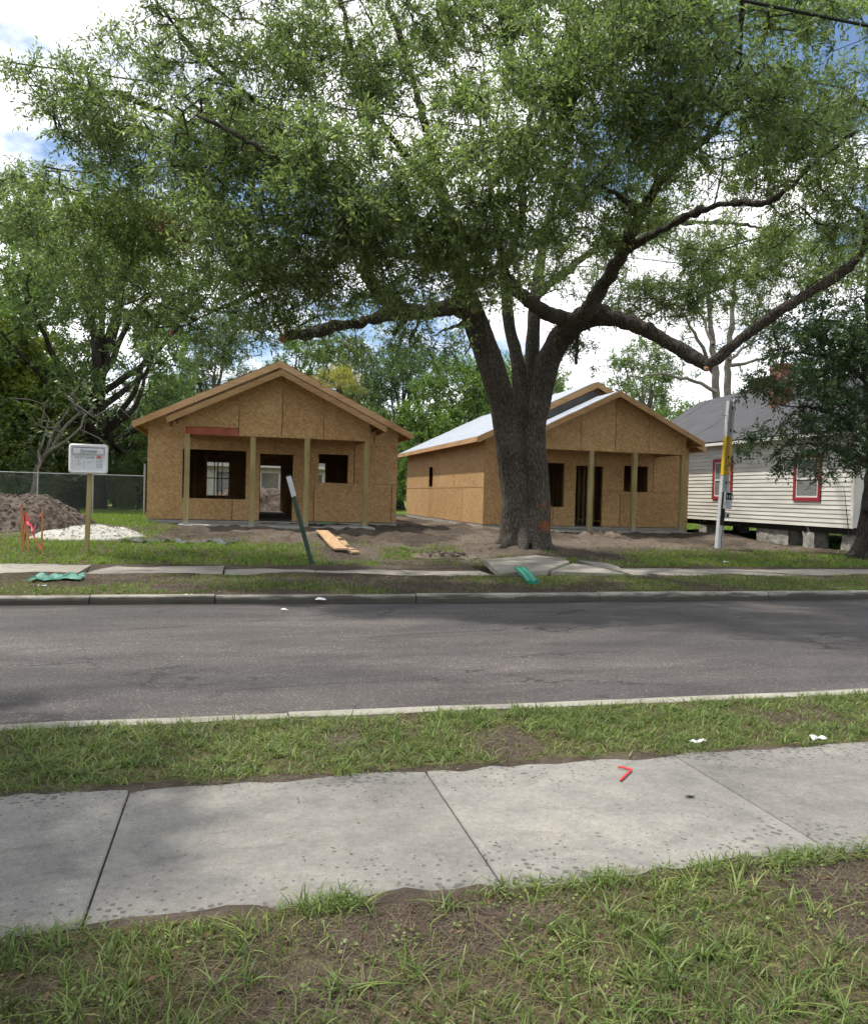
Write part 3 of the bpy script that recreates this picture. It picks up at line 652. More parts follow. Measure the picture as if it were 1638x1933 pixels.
M['brick'] = simple('old_brick', (.14, .06, .04), (.26, .12, .08), 12, .9, .8, .03)
M['pier'] = simple('rough_pier_concrete', (.20, .19, .17), (.40, .39, .36), 5, .95, 1.0, .06)
M['black'] = simple('black_and_crawl_shade', (.012, .012, .012), (.03, .028, .025), 3, .95)  # near-black of small fittings; under the floor it stands in for shade
def white_house():
    X = 17.0; Ya, Yb = 18.75, 31.5; XR = 24.2; zb, zt = .98, 3.80
    H = empty('clapboard_house', (X, 25, .35), 'old cream clapboard house raised on concrete piers, at the right edge', 'house')
    nb = 21; eh = (zt-zb)/nb
    wins = [(24.38, 25.55, 1.74, 3.20), (20.03, 21.22, 1.74, 3.17)]
    rs = random.Random(5)
    for k in range(nb):
        z0 = zb+k*eh; mb = MB(); z1 = z0+eh+.018
        cuts = [Ya]+[c for w in sorted(wins) if w[2] < z0+eh*.6 and w[3] > z0+eh*.4 for c in (w[0]+.06, w[1]-.06)]+[Yb]
        off = rs.uniform(0, .004)
        for a, b in zip(cuts[::2], cuts[1::2]):
            for y0, y1 in ((a, b),):
                sg = rs.uniform(-.006, .006)
                mb.prism([(X-.026-off, y0, z0+sg), (X-.006, y0, z1), (X, y0, z1), (X, y0, z0)], (0, y1-y0, 0))
        mb.build('clapboard', M['clap'], H)
    MB().box(X+.004, XR, Ya+.05, Yb-.05, zb+.02, zt).build('wall_core', M['clap'], H)
    MB().box(X-.03, X+.01, Ya-.02, Ya+.09, zb, zt).build('corner_board', M['clap'], H)
    MB().box(X+.05, XR-.05, Ya+.1, Yb-.1, .80, zb+.018).build('floor_frame', M['black'], H)  # crawl-space shade put into the near-black colour of the underside
    for (y0, y1, z0, z1) in wins:
        w = MB().box(X-.02, X+.003, y0+.10, y1-.10, z0+.1, z1-.1).build('window', M['glass'], H)
        fr = MB()
        for a, b, c, d in ((y0, y0+.11, z0, z1), (y1-.11, y1, z0, z1), (y0+.11, y1-.11, z1-.11, z1), (y0+.11, y1-.11, z0, z0+.11)): fr.box(X-.06, X-.004, a, b, c, d)
        fr.build('frame', M['red'], w)
        sh = MB(); a, b, c, d = y0+.11, y1-.11, z0+.11, z1-.11; mz = (c+d)/2-.03
        for q in ((a, a+.045, c, d), (b-.045, b, c, d), (a+.045, b-.045, d-.045, d), (a+.045, b-.045, c, c+.045), (a+.045, b-.045, mz-.025, mz+.025)): sh.box(X-.04, X-.008, q[0], q[1], q[2], q[3])
        sh.build('sash', M['whitep'], w)
    # roof
    Xr, zr = 20.6, 6.22; xe, ze = X-.42, zt-.03
    nr = 12; ns = 14; wy = (Yb+1.2-Ya)/ns
    for i in range(ns):                                       # sheets of roll roofing running up the slope
        mb = MB(); y0 = Ya-.4+wy*i; dz = .006*(i % 2)+rs.uniform(0, .008)
        for y in (y0+.004, y0+wy-.004):
            for j in range(nr+1):
                t = j/nr; sag = -.10*math.sin(math.pi*t)-.07*math.sin(math.pi*2*(y-Ya)/(Yb-Ya))*t; mb.v.append((xe+(Xr-xe)*t, y, ze+(zr-ze)*t+sag+dz))
        mb.f += [(j, nr+1+j, nr+2+j, j+1) for j in range(nr)]
        o = mb.build('roofing_sheet', M['shingle'], H); o.modifiers.new('s', 'SOLIDIFY').thickness = .03
    MB().prism([(Xr, Ya-.4, zr), (XR+.4, Ya-.4, ze), (XR+.4, Ya-.4, ze-.05), (Xr, Ya-.4, zr-.05)], (0, Yb+1.2-Ya, 0)).build('roof_slope', M['shingle'], H)
    MB().box(xe+.002, xe+.03, Ya-.38, Yb+.7, ze-.11, ze-.012).build('eave_board', M['clap'], H)
    MB().box(xe+.03, X-.03, Ya-.3, Yb+.6, ze-.11, ze-.09).build('soffit', M['clap'], H)
    MB().prism([(X, Ya+.05, zt), (XR, Ya+.05, zt), (Xr, Ya+.05, zr-.1)], (0, .03, 0)).build('gable', M['clap'], H)
    MB().prism([(X, Yb-.08, zt), (XR, Yb-.08, zt), (Xr, Yb-.08, zr-.1)], (0, .03, 0)).build('gable', M['clap'], H)
    for (x0, x1, y0, y1, z0, z1) in ((20.35, 20.85, 27.7, 28.25, 5.8, 6.72), (18.95, 19.45, 24.55, 25.2, 4.8, 6.72)):
        c = MB().box(x0, x1, y0, y1, z0, z1).build('chimney', M['brick'], H)
        for q in range(4): MB().box(x0-.012-.0 if q < 3 else x0-.04, x1+.012 if q < 3 else x1+.04, y0-.012 if q < 3 else y0-.04, y1+.012 if q < 3 else y1+.04, z0+(z1-z0)*(.3+.2*q), z0+(z1-z0)*(.3+.2*q)+.06).build('brick_course', M['brick'], c)
    # piers
    def rough(name, x0, x1, y0, y1, z0, z1, j):
        mb = MB(); n = 5; rs2 = random.Random(int(y0*100))
        g = {}
        for i in range(n+1):
            for k in range(n+1):
                for l in range(n+1):
                    if i in (0, n) or k in (0, n) or l in (0, n):
                        g[i, k, l] = len(mb.v); mb.v.append((x0+(x1-x0)*i/n+rs2.uniform(-j, j), y0+(y1-y0)*k/n+rs2.uniform(-j, j), z0+(z1-z0)*l/n+(rs2.uniform(-j, j) if 0 < l < n else 0)))
        for i in range(n):
            for k in range(n):
                for q in (0, n):
                    mb.f += [(g[i,k,q], g[i+1,k,q], g[i+1,k+1,q], g[i,k+1,q]), (g[i,q,k], g[i+1,q,k], g[i+1,q,k+1], g[i,q,k+1]), (g[q,i,k], g[q,i+1,k], g[q,i+1,k+1], g[q,i,k+1])]
        mb.build(name, M['pier'], H, True)
    for y0, y1, dx in ((26.0, 26.45, 0), (21.55, 23.15, .05), (20.35, 20.85, .0), (19.0, 19.35, .1), (29.4, 29.9, 0)):
        rough('pier', X+.06+dx, X+.6+dx, y0, y1, .1, .975, .02)
    for y0 in (19.2, 22.3, 25.5, 28.7):
        for x in (20.4, 23.6): rough('pier', x, x+.45, y0, y0+.45, .1, .80, .015)
    return H
white_house()

# ------------------------------------------------------------------ trees
def unit(a): return a/np.maximum(np.linalg.norm(a, axis=-1, keepdims=True), 1e-9)
def leaf_arrays(T, C, twigs, per, L0, ll, lw, upb=.15, droop=.12, r=None):
    """sprays of leaves round the points T; C: where each spray grew from"""
    r = r or rng; m = len(T)
    outw = unit(T-C); d = unit(outw[:, None, :]*.55+r.normal(size=(m, twigs, 3))*.75+np.array([0, 0, upb]))
    Lt = L0*r.uniform(.55, 1.25, (m, twigs, 1))
    t = (np.arange(per)+.6)/per; t = t[None, None, :]+r.uniform(-.06, .06, (m, twigs, per))
    base = T[:, None, None, :]+d[:, :, None, :]*(t*Lt)[..., None]; base[..., 2] -= droop*Lt*(t**2)
    pr = r.normal(size=(m, twigs, per, 3)); pr = unit(pr-d[:, :, None, :]*(pr*d[:, :, None, :]).sum(-1, keepdims=True))
    ld = unit(d[:, :, None, :]*.75+pr*.8+np.array([0, 0, -.12]))
    up = unit(np.array([0, 0, 1.0])*.7+r.normal(size=(m, twigs, per, 3))*.75)
    sd = unit(np.cross(ld, up)); nn = np.cross(sd, ld)
    s = r.uniform(.65, 1.2, (m, twigs, per, 1))
    l = ll*s; w_ = lw*s
    v0 = base; v1 = base+ld*l*.48+sd*w_*.5+nn*w_*.16; v2 = base+ld*l-nn*l*.10; v3 = base+ld*l*.48-sd*w_*.5+nn*w_*.16
    V = np.stack([v0, v1, v2, v3], -2).reshape(-1, 3); F = np.arange(len(V)).reshape(-1, 4)
    return V, F, T, d, Lt
def twig_arrays(T, d, Lt, rw):
    m, k, _ = d.shape; a = np.repeat(T[:, None, :], k, 1).reshape(-1, 3); D = d.reshape(-1, 3); l = Lt.reshape(-1, 1)
    b = a+D*l; b[:, 2] -= .12*l[:, 0]; s = unit(np.cross(D, [0.3, .2, 1.0]))*rw; q = np.cross(D, s)
    V = np.stack([a+s, a-s*.5+q, a-s*.5-q, b], 1).reshape(-1, 3); i = np.arange(len(a))[:, None]*4
    F = np.concatenate([i+[0, 1, 3], i+[1, 2, 3], i+[2, 0, 3]], 0); return V, F
def resample(pts, step):
    pts = np.array(pts, float); d = np.r_[0, np.cumsum(np.linalg.norm(np.diff(pts[:, :3], axis=0), axis=1))]
    # smooth (Catmull-like) through dense interpolation then light averaging
    n = max(int(d[-1]/step), 2)+1; s = np.linspace(0, d[-1], n); q = np.stack([np.interp(s, d, pts[:, c]) for c in range(pts.shape[1])], 1)
    for _ in range(2): q[1:-1] = q[1:-1]*.5+(q[:-2]+q[2:])*.25
    return q
def grow(limbs, targets, minh, tip=.006, ex=.46, wob=.16, step=.42, r=None):
    """join every target to the nearest wood: returns end sources and branch polylines with radii"""
    r = r or rng; nodes = []; 
    for l in limbs: nodes.append(resample(l, .25)[:, :3])
    A = np.concatenate(nodes); base_n = len(A); cap = base_n+len(targets)*14; Nn = np.zeros((cap, 3)); Nn[:base_n] = A; par = np.full(cap, -1); n = base_n
    ok = np.zeros(cap, bool); ok[:base_n] = A[:, 2] > minh
    d0 = np.array([np.min(((A[ok[:base_n]]-t)**2).sum(1)) for t in targets]); order = np.argsort(d0); ends = {}; paths = []
    for ti in order:
        t = targets[ti]; dd = ((Nn[:n]-t)**2).sum(1); dd = np.where(ok[:n], dd, 1e9); k = int(np.argmin(dd)); dist = math.sqrt(dd[k])
        m = max(int(dist/step), 1); m = min(m, 13); p = Nn[k]; path = [k]; side = r.normal(size=3)*wob*dist; side[2] = abs(side[2])*.6
        for q in range(1, m+1):
            f = q/m; pt = p+(t-p)*f+side*math.sin(math.pi*f)*.6+(r.normal(size=3)*.03*dist**.5 if q < m else 0)
            Nn[n] = pt; par[n] = path[-1]; ok[n] = True; path.append(n); n += 1
        ends[ti] = path[-1]; paths.append(path)
    cnt = np.zeros(n)
    for e in ends.values(): cnt[e] += 1
    for k in range(n-1, base_n-1, -1):
        if par[k] >= 0: cnt[par[k]] += cnt[k]
    C = np.zeros((len(targets), 3))
    for ti, e in ends.items(): C[ti] = Nn[par[e]]
    polys = []
    for path in paths:
        c = np.maximum(cnt[path], 1); c[0] = c[1] if len(c) > 1 else c[0]
        polys.append((Nn[path], np.minimum(tip*c**ex, (.016 if tip < .0045 else .03) if tip < .01 else .12)))
    return C, polys
def tubes(polys, n=4):
    mb = MB()
    for p, r_ in polys: mb.tube(p, r_, 5 if r_[0] > .03 else (4 if r_[0] > .015 else 3), cap=False)
    return mb
def remeshed(name, mb, voxel, m, parent, disp=.0, sc_=(3, 3, 1)):
    me = bpy.data.meshes.new(name); me.from_pydata(mb.v, [], mb.f); tmp = bpy.data.objects.new('tmp', me); COL.objects.link(tmp)
    md = tmp.modifiers.new('r', 'REMESH'); md.mode = 'VOXEL'; md.voxel_size = voxel
    sm = tmp.modifiers.new('s', 'SMOOTH'); sm.iterations = 5; sm.factor = .5
    dg = bpy.context.evaluated_depsgraph_get(); me2 = bpy.data.meshes.new_from_object(tmp.evaluated_get(dg)); me2.name = name
    bpy.data.objects.remove(tmp); bpy.data.meshes.remove(me)
    if disp:
        n = len(me2.vertices); co = np.zeros(n*3); me2.vertices.foreach_get('co', co); co = co.reshape(-1, 3); nr = np.zeros(n*3); me2.vertices.foreach_get('normal', nr); nr = nr.reshape(-1, 3)
        h = (fbm(co[:, 0]*sc_[0], co[:, 1]*sc_[1], co[:, 2]*sc_[2], 3)-.5)*disp+(fbm(co[:, 0]*sc_[0]*6, co[:, 1]*sc_[1]*6, co[:, 2]*sc_[2]*3, 2)-.5)*disp*.35
        co += nr*h[:, None]; me2.vertices.foreach_set('co', co.ravel())
    me2.polygons.foreach_set('use_smooth', [True]*len(me2.polygons)); me2.materials.clear()
    return link(name, me2, m, parent)
def ell_points(c, rr, n, r=None, hollow=.35):
    r = r or rng; d = unit(r.normal(size=(n, 3))); q = r.uniform(hollow**3, 1, n)**(1/3.)
    return np.array(c)+d*q[:, None]*np.array(rr)

# ---- the great oak on the verge
def oak():
    bz = .30; bx, by = OAK
    T = empty('oak_tree', (bx, by, bz), 'huge spreading oak with forked dark trunk and orange paint marks, by the heaved sidewalk', 'tree')
    def W(*q): # photo point + depth + radius -> wood node
        return [(*P(a, b, Y), r) for a, b, Y, r in q]
    trunkL = [(bx-.18, by+.03, bz-.3, .52), (bx-.22, by+.02, bz+.5, .38), (bx-.25, by, 1.6, .335), *W((963, 850, 18.2, .34), (948, 760, 18.1, .335), (925, 680, 18.0, .32), (900, 615, 17.9, .30), (880, 560, 17.7, .26))]
    trunkR = [(bx+.24, by-.08, bz-.3, .52), (bx+.23, by-.08, bz+.5, .39), (bx+.24, by-.10, 1.6, .355), *W((1003, 850, 18.1, .345), (1006, 800, 18.1, .31), (1021, 740, 18.0, .28), (1035, 680, 17.8, .28), (1058, 635, 17.5, .27), (1092, 605, 17.1, .25))]
    mid = W((988, 900, 18.2, .20), (987, 780, 18.15, .20), (978, 690, 18.3, .18), (962, 620, 18.5, .15), (950, 520, 18.6, .12), (932, 380, 18.8, .08), (905, 230, 18.6, .05), (915, 120, 18.3, .03), (890, 30, 18.0, .02))
    mid2 = W((995, 790, 18.5, .22), (1002, 700, 18.7, .20), (1006, 640, 18.8, .19), (1010, 560, 19.0, .15), (1030, 430, 19.3, .10), (1075, 290, 19.5, .06), (1065, 160, 19.6, .035), (1095, 60, 19.8, .02))
    thick = [trunkL, trunkR, mid, mid2]
    limbs = []
    limbs.append(W((1080, 612, 17.2, .25), (1120, 600, 16.9, .21), (1160, 598, 16.6, .19), (1210, 615, 16.3, .18), (1250, 640, 16.0, .17), (1300, 668, 15.7, .155), (1338, 690, 15.4, .14)))
    limbs.append(W((1332, 694, 15.4, .13), (1365, 668, 15.2, .125), (1420, 622, 14.8, .115), (1490, 575, 14.3, .105), (1570, 528, 13.8, .10), (1632, 480, 13.4, .085), (1640, 420, 13.1, .06), (1600, 380, 12.8, .04), (1545, 375, 12.6, .025)))
    limbs.append(W((1075, 615, 17.2, .22), (1110, 585, 16.6, .18), (1145, 530, 15.9, .16), (1175, 475, 15.2, .14), (1200, 420, 14.4, .12), (1232, 360, 13.4, .095), (1275, 305, 12.4, .075), (1330, 265, 11.5, .06), (1372, 215, 10.8, .05), (1393, 140, 10.1, .042), (1402, 60, 9.6, .035), (1395, -60, 9.2, .025)))
    limbs.append(W((1185, 470, 15.2, .10), (1230, 442, 14.6, .09), (1290, 412, 13.8, .08), (1345, 388, 13.0, .07), (1400, 380, 12.4, .062), (1450, 386, 11.9, .055), (1495, 352, 11.4, .048), (1530, 315, 11.0, .04), (1580, 270, 10.6, .034), (1640, 235, 10.2, .028), (1700, 200, 9.8, .02)))
    limbs.append(W((1070, 606, 17.3, .20), (1020, 585, 16.9, .16), (985, 555, 16.3, .13), (948, 515, 15.6, .11), (968, 468, 15.0, .09), (985, 430, 14.4, .08), (988, 360, 13.6, .065), (980, 320, 13.0, .05), (995, 285, 12.5, .04), (1000, 200, 11.9, .03)))
    limbs.append(W((1215, 400, 14.2, .06), (1190, 385, 13.8, .045), (1160, 365, 13.3, .035), (1120, 340, 12.7, .025)))
    limbs.append(W((895, 590, 17.8, .24), (850, 578, 17.2, .18), (800, 588, 16.6, .165), (770, 590, 16.2, .16), (735, 570, 15.8, .15), (705, 545, 15.4, .13), (688, 515, 15.0, .11), (700, 480, 14.4, .09), (680, 430, 13.6, .07), (620, 370, 12.8, .055), (540, 310, 12.2, .045), (440, 250, 11.9, .035), (330, 200, 11.9, .025)))
    limbs.append(W((765, 590, 16.2, .13), (720, 598, 15.8, .115), (670, 612, 15.4, .105), (620, 618, 15.0, .10), (575, 630, 14.7, .09), (532, 638, 14.5, .075)))
    limbs.append(W((882, 565, 17.7, .24), (860, 470, 17.2, .17), (830, 350, 16.7, .12), (800, 230, 16.4, .09), (770, 110, 16.2, .075), (735, 10, 16.0, .06), (700, -120, 16, .04)))
    limbs.append(W((835, 370, 16.8, .10), (770, 300, 16.3, .08), (700, 200, 15.7, .06), (660, 80, 15.2, .045), (630, -60, 15, .03)))
    limbs.append(W((860, 450, 17.2, .11), (740, 390, 16.6, .085), (600, 330, 16.2, .07), (450, 280, 15.9, .055), (320, 215, 15.7, .045), (210, 170, 15.6, .045), (110, 190, 15.6, .03)))
    limbs.append(W((870, 500, 17.3, .11), (700, 470, 17.5, .08), (520, 420, 18.0, .065), (380, 395, 18.6, .055), (250, 395, 19.0, .05), (160, 420, 19.2, .03)))
    limbs.append(W((600, 330, 16.2, .06), (480, 190, 15.5, .055), (360, 90, 15.0, .045), (300, 10, 14.8, .035), (270, -60, 14.8, .02)))
    limbs.append(W((700, 470, 17.5, .08), (560, 520, 17.0, .06), (400, 590, 16.8, .045), (325, 625, 16.7, .03)))
    limbs.append(W((1010, 560, 19.0, .12), (1120, 470, 20, .10), (1240, 420, 21, .08), (1380, 420, 22, .06), (1500, 440, 22.5, .04)))
    limbs.append(W((1092, 605, 17.1, .06), (1088, 660, 16.9, .035), (1084, 710, 16.8, .025), (1095, 745, 16.7, .018), (1102, 785, 16.7, .012)))
    limbs.append(W((1100, 608, 17.0, .04), (1118, 625, 16.8, .03), (1128, 655, 16.7, .02)))
    limbs.append(W((890, 600, 17.7, .05), (835, 625, 17.0, .035), (790, 645, 16.6, .025), (735, 690, 16.2, .014)))
    limbs.append(W((893, 620, 17.7, .05), (885, 660, 17.3, .035), (870, 690, 17.1, .025), (850, 720, 17.0, .014), (842, 760, 17, .010)))
    limbs.append(W((770, 592, 16.2, .06), (745, 625, 15.9, .035), (725, 660, 15.7, .02), (690, 700, 15.5, .012)))
    limbs.append(W((800, 590, 16.5, .05), (775, 640, 16.2, .03), (745, 680, 16.0, .02), (728, 720, 16, .012)))
    rootsm = MB()
    for l in thick: 
        q = resample(l, .12); rootsm.tube(q[:, :3], q[:, 3], 14)
    for a in np.arange(0, 6.2, .62):
        a += random.uniform(-.2, .2); ln = random.uniform(.75, 1.25)
        pts = [(bx+math.cos(a)*.25, by+math.sin(a)*.25, bz+.75), (bx+math.cos(a)*.48, by+math.sin(a)*.46, bz+.25), (bx+math.cos(a)*.72, by+math.sin(a)*.7, bz+.03), (bx+math.cos(a)*ln, by+math.sin(a)*ln, bz-.18)]
        q = resample([(*p, r) for p, r in zip(pts, (.18, .15, .11, .06))], .08); rootsm.tube(q[:, :3], q[:, 3], 10)
    for l in limbs:
        q = resample(l, .15)
        jig = (rng.normal(size=(len(q), 3))*.018); jig[0] = 0; q[:, :3] += jig
        cut = q[:, 3] > .028; q = q[cut]
        if len(q) > 2: rootsm.tube(q[:, :3], q[:, 3], 10)
    # stubs and burls
    for a, b, Y, r_ in ((1224, 620, 16.1, .16), (1140, 588, 16.7, .17), (1010, 795, 18.0, .14), (945, 500, 15.6, .12)):
        c = P(a, b, Y); rootsm.tube([c+(0, .1, -.03), c+(0, -.05, .02), c+(0, -.13, .03)], [r_*.9, r_, r_*.6], 10)
    tk = remeshed('trunk', rootsm, .024, M['bark'], T, .085, (3.2, 3.2, .8))
    # fresh saw cuts
    for a, b, Y, r_, dr in ((529, 638, 14.42, .065, (-1, -.3, .1)), (541, 618, 14.5, .035, (0, -.3, 1)), (684, 600, 15.2, .05, (.1, -1, .3)), (1334, 697, 15.28, .05, (-.2, -1, -.6)), (322, 628, 16.7, .045, (-.6, -.8, -.3)), (893, 585, 17.35, .08, (0, -1, .1))):
        c = P(a, b, Y); d = np.array(dr, float); d /= np.linalg.norm(d); MB().tube([c-d*.10, c+d*.015, c+d*.02], [r_, r_, r_*.7], 9).build('saw_cut', M['cutwood'], tk)
    # foliage masses
    clumps = [  # photo x, y, depth, radii (x, y, z), sprays
        (1080, 110, 10.2, 1.0, 1.2, .8, 80), (1230, 80, 10.4, 1.0, 1.1, .8, 70), (1350, 110, 11.6, 1.1, 1.2, .9, 62), (1560, 190, 10.2, 1.0, 1.2, .9, 66), (1500, 60, 9.8, .8, 1.0, .5, 34), (1330, 30, 9.2, .7, .8, .4, 26), (1470, 150, 9.0, .6, .7, .5, 22),
        (1180, 230, 11.2, 1.1, 1.3, .8, 80), (1350, 260, 13.8, 1.3, 1.2, .9, 50), (1480, 280, 12.8, 1.2, 1.2, .9, 60), (1620, 330, 12.2, 1.1, 1.3, .9, 56), (1290, 190, 10.0, .7, .7, .5, 26), (1450, 230, 9.8, .8, .7, .4, 26), (1590, 260, 9.6, .6, .6, .4, 18),
        (1010, 260, 11.0, 1.1, 1.3, .9, 95), (1080, 380, 14.4, 1.3, 1.3, .8, 60), (900, 230, 12.4, 1.1, 1.3, .8, 85), (880, 350, 11.8, 1.1, 1.2, .9, 92), (890, 470, 12.6, 1.0, 1.2, .8, 80),
        (760, 430, 12.0, 1.1, 1.2, .9, 110), (700, 330, 12.2, 1.1, 1.3, .8, 100), (620, 430, 12.2, 1.1, 1.2, .9, 110), (540, 350, 12.4, 1.1, 1.3, .8, 95), (480, 440, 12.8, 1.1, 1.2, .8, 90),
        (600, 540, 13.2, 1.0, 1.1, .6, 62), (450, 540, 13.6, 1.0, 1.1, .5, 48), (800, 500, 13.6, 1.0, 1.1, .6, 65), (420, 330, 13.4, 1.1, 1.4, .8, 75), (330, 270, 13.6, 1.0, 1.3, .7, 62),
        (230, 210, 14.6, 1.1, 1.3, .7, 50), (120, 190, 15.2, 1.0, 1.2, .6, 30), (140, 260, 15.0, .9, 1.1, .5, 22), (330, 120, 14.6, 1.2, 1.4, .8, 62), (260, 330, 15.0, 1.0, 1.2, .6, 36),
        (470, 190, 14.4, 1.3, 1.5, .8, 75), (600, 230, 14.0, 1.3, 1.5, .8, 75), (620, 110, 14.6, 1.3, 1.6, .9, 75), (760, 150, 14.6, 1.3, 1.6, .9, 75), (470, 60, 15.0, 1.3, 1.6, .8, 60), (300, 30, 15.4, 1.2, 1.4, .5, 26),
        (900, 90, 15.0, 1.4, 1.7, .9, 70), (930, 20, 15.6, 1.3, 1.5, .7, 50), (820, 20, 15.6, 1.2, 1.5, .6, 42), (1060, 30, 13.4, 1.2, 1.4, .7, 45), (60, 400, 18.6, 1.2, 1.2, .8, 30), (230, 400, 16.8, 1.1, 1.2, .6, 36), (180, 350, 16.4, .9, 1.1, .5, 22), (60, 320, 16.6, .8, .9, .4, 12), (1000, 60, 14.0, 1.3, 1.6, .8, 60), (700, 40, 15.4, 1.3, 1.6, .8, 55), (1150, 20, 11.4, 1.1, 1.4, .6, 55), (1320, 20, 10.4, 1.0, 1.3, .5, 45),
        (1150, 330, 13.2, 1.2, 1.4, .8, 65), (1000, 430, 14.8, 1.1, 1.3, .8, 60), (1130, 440, 15.6, 1.2, 1.4, .7, 55), (1280, 360, 14.4, 1.2, 1.4, .8, 60), (1400, 390, 14.8, 1.2, 1.4, .8, 62), (1550, 410, 13.4, 1.1, 1.3, .8, 60), (1620, 470, 14.0, 1.0, 1.2, .7, 40),
        (1230, 480, 18.0, 1.6, 1.6, .9, 62), (1370, 490, 18.6, 1.7, 1.6, 1.0, 68), (1500, 480, 18.6, 1.6, 1.6, .9, 60), (1200, 560, 18.2, 1.2, 1.3, .5, 34), (1310, 565, 17.8, 1.2, 1.3, .5, 34), (1440, 560, 18.4, 1.2, 1.3, .6, 38),
        (960, 540, 17.0, 1.0, 1.1, .6, 34), (870, 560, 16.6, .9, 1.0, .45, 26), (1060, 520, 17.2, 1.0, 1.2, .6, 36), (700, 560, 17.0, 1.1, 1.2, .5, 34), (760, 640, 16.4, .9, .9, .35, 18), (640, 650, 15.6, .9, .9, .25, 14), (830, 650, 16.8, .6, .7, .35, 12), (1070, 640, 17.6, .7, .8, .3, 12),
        (380, 470, 16.6, 1.5, 1.6, .9, 66), (270, 450, 17.6, 1.6, 1.6, .9, 62), (160, 460, 18.4, 1.5, 1.5, .9, 52), (330, 560, 17.0, 1.5, 1.4, .7, 50), (210, 560, 18.0, 1.5, 1.4, .7, 48), (420, 610, 16.6, 1.1, 1.1, .5, 30), (520, 610, 15.2, .8, .9, .4, 18),
    ]
    r = np.random.default_rng(21); pts = []
    for (a, b, Y, rx, ry, rz, k) in clumps:
        k *= 1.75 if (1150 < a < 1560 and b > 430) else 1.45 if (a < 300 and b > 240) else .84 if (470 < a < 950 and 300 < b < 480) else 1.0
        pts.append((lambda sub: (np.repeat(sub, 7, 0)+r.normal(size=(len(sub)*7, 3))*[.24, .24, .15]))(ell_points(P(a, b, Y), (rx, ry, rz), max(int(k*1.22/7), 2), r, .15)))
    pts = np.concatenate(pts)
    # the crown above the picture, which shades the road
    hi = []
    for _ in range(26):
        c = (r.uniform(-3, 13.5), r.uniform(10.5, 22.5), 0); top = 9.3+3.6*math.exp(-(((c[0]-6.5)/7)**2+((c[1]-17)/6)**2))
        hi.append(ell_points((c[0], c[1], r.uniform(max(8.6, 1.6+.68*c[1]+1.0), max(top, 1.6+.68*c[1]+2.0))), (1.6, 1.6, .8), 16, r))
    hi = np.concatenate(hi)
    C, polys = grow(limbs+[mid, mid2], np.concatenate([pts, hi]), 3.6, .0042, .46, .14, .42, r)
    tag(tubes(polys).build('branches', M['bark'], tk, True), kind='stuff')
    V1, F1, TT, d, Lt = leaf_arrays(pts, C[:len(pts)], 8, 8, .36, .098, .030, r=r)
    V2, F2, *_ = leaf_arrays(hi, C[len(pts):], 8, 7, .55, .17, .06, r=r)
    np_mesh('crown', np.concatenate([V1, V2]), np.concatenate([F1, F2+len(V1)]), M['leaf_oak'], T)
    tv, tf = twig_arrays(TT, d, Lt, .0034); np_mesh('twigs', tv, tf, M['bark'], tk)
    dp = ell_points(P(345, 430, 15.6), (.75, .5, .35), 13, r); V3, F3, *_ = leaf_arrays(dp, dp-(0, 0, .3), 6, 7, .32, .09, .03, r=r)
    tag(np_mesh('dead_sprays', V3, F3, M['leaf_dead'], T), 'withered brown leaf sprays among the green')
    return T
oak()

# ---- generic trees
def tree_mesh(seed, height, crad, trunk_h, trunk_r, nclump, per, leaf, lw, shape='round', tw=7, pl=8, L0=.6, gap=.3, lean=0.0):
    r = np.random.default_rng(seed); limbs = []; top = np.array([lean*height, 0, height*.82])
    tr = [(0, 0, -.3, trunk_r*1.35), (.02, 0, .4, trunk_r), (lean*trunk_h*.5+r.normal()*.08, r.normal()*.1, trunk_h*.6, trunk_r*.85), (lean*trunk_h, r.normal()*.15, trunk_h, trunk_r*.75), (*(top*[1, 1, .8]), trunk_r*.35), (*top, trunk_r*.12)]
    limbs.append(tr); cl = []
    for k in range(nclump):
        a = 2.4*k+r.uniform(-.5, .5); f = (k+.5)/nclump; z = trunk_h+(height-trunk_h)*f
        if shape == 'round': rr = crad*math.sqrt(max(.04, 1-(2*f-.85)**2/1.35))
        elif shape == 'spread': rr = crad*math.sqrt(max(.05, 1-(f-.1)**2/.95))
        else: rr = crad*(1-.55*f)
        q = r.uniform(.35, .95); c = np.array([math.cos(a)*rr*q+lean*z, math.sin(a)*rr*q, z]); cl.append(c)
        s0 = np.array([lean*trunk_h, 0, trunk_h*r.uniform(.75, 1.0)])+(top-np.array([0, 0, trunk_h]))*max(0, f-.35)*.8
        s0[2] = min(s0[2], c[2]-.2 if c[2]-.2 > trunk_h*.6 else trunk_h*.6); m1 = (s0+c)/2+np.array([0, 0, -.05*crad])+r.normal(size=3)*.15*crad*.5
        limbs.append([(*s0, trunk_r*.42), (*m1, trunk_r*.28), (*c, trunk_r*.1)])
    pts = np.concatenate([ell_points(c, (crad*gap*r.uniform(.8, 1.25), crad*gap*r.uniform(.8, 1.25), crad*gap*r.uniform(.5, .8)), per, r, .25) for c in cl])
    C, polys = grow(limbs, pts, trunk_h*.6, .012, .42, .15, .6, r)
    mb = MB()
    for l in limbs: q = resample(l, .4); q[1:-1, :3] += r.normal(size=(len(q)-2, 3))*.03; mb.tube(q[:, :3], q[:, 3], 9, cap=False)
    for p, ra in polys: mb.tube(p, ra, 3, cap=False)
    mt = bpy.data.meshes.new('trunk'); mt.from_pydata(mb.v, [], mb.f); mt.polygons.foreach_set('use_smooth', [True]*len(mt.polygons))
    V, F, *_ = leaf_arrays(pts, C, tw, pl, L0, leaf, lw, r=r)
    o = np_mesh('tmpcrown', V, F, None); mc = o.data; bpy.data.objects.remove(o)
    return mt, mc
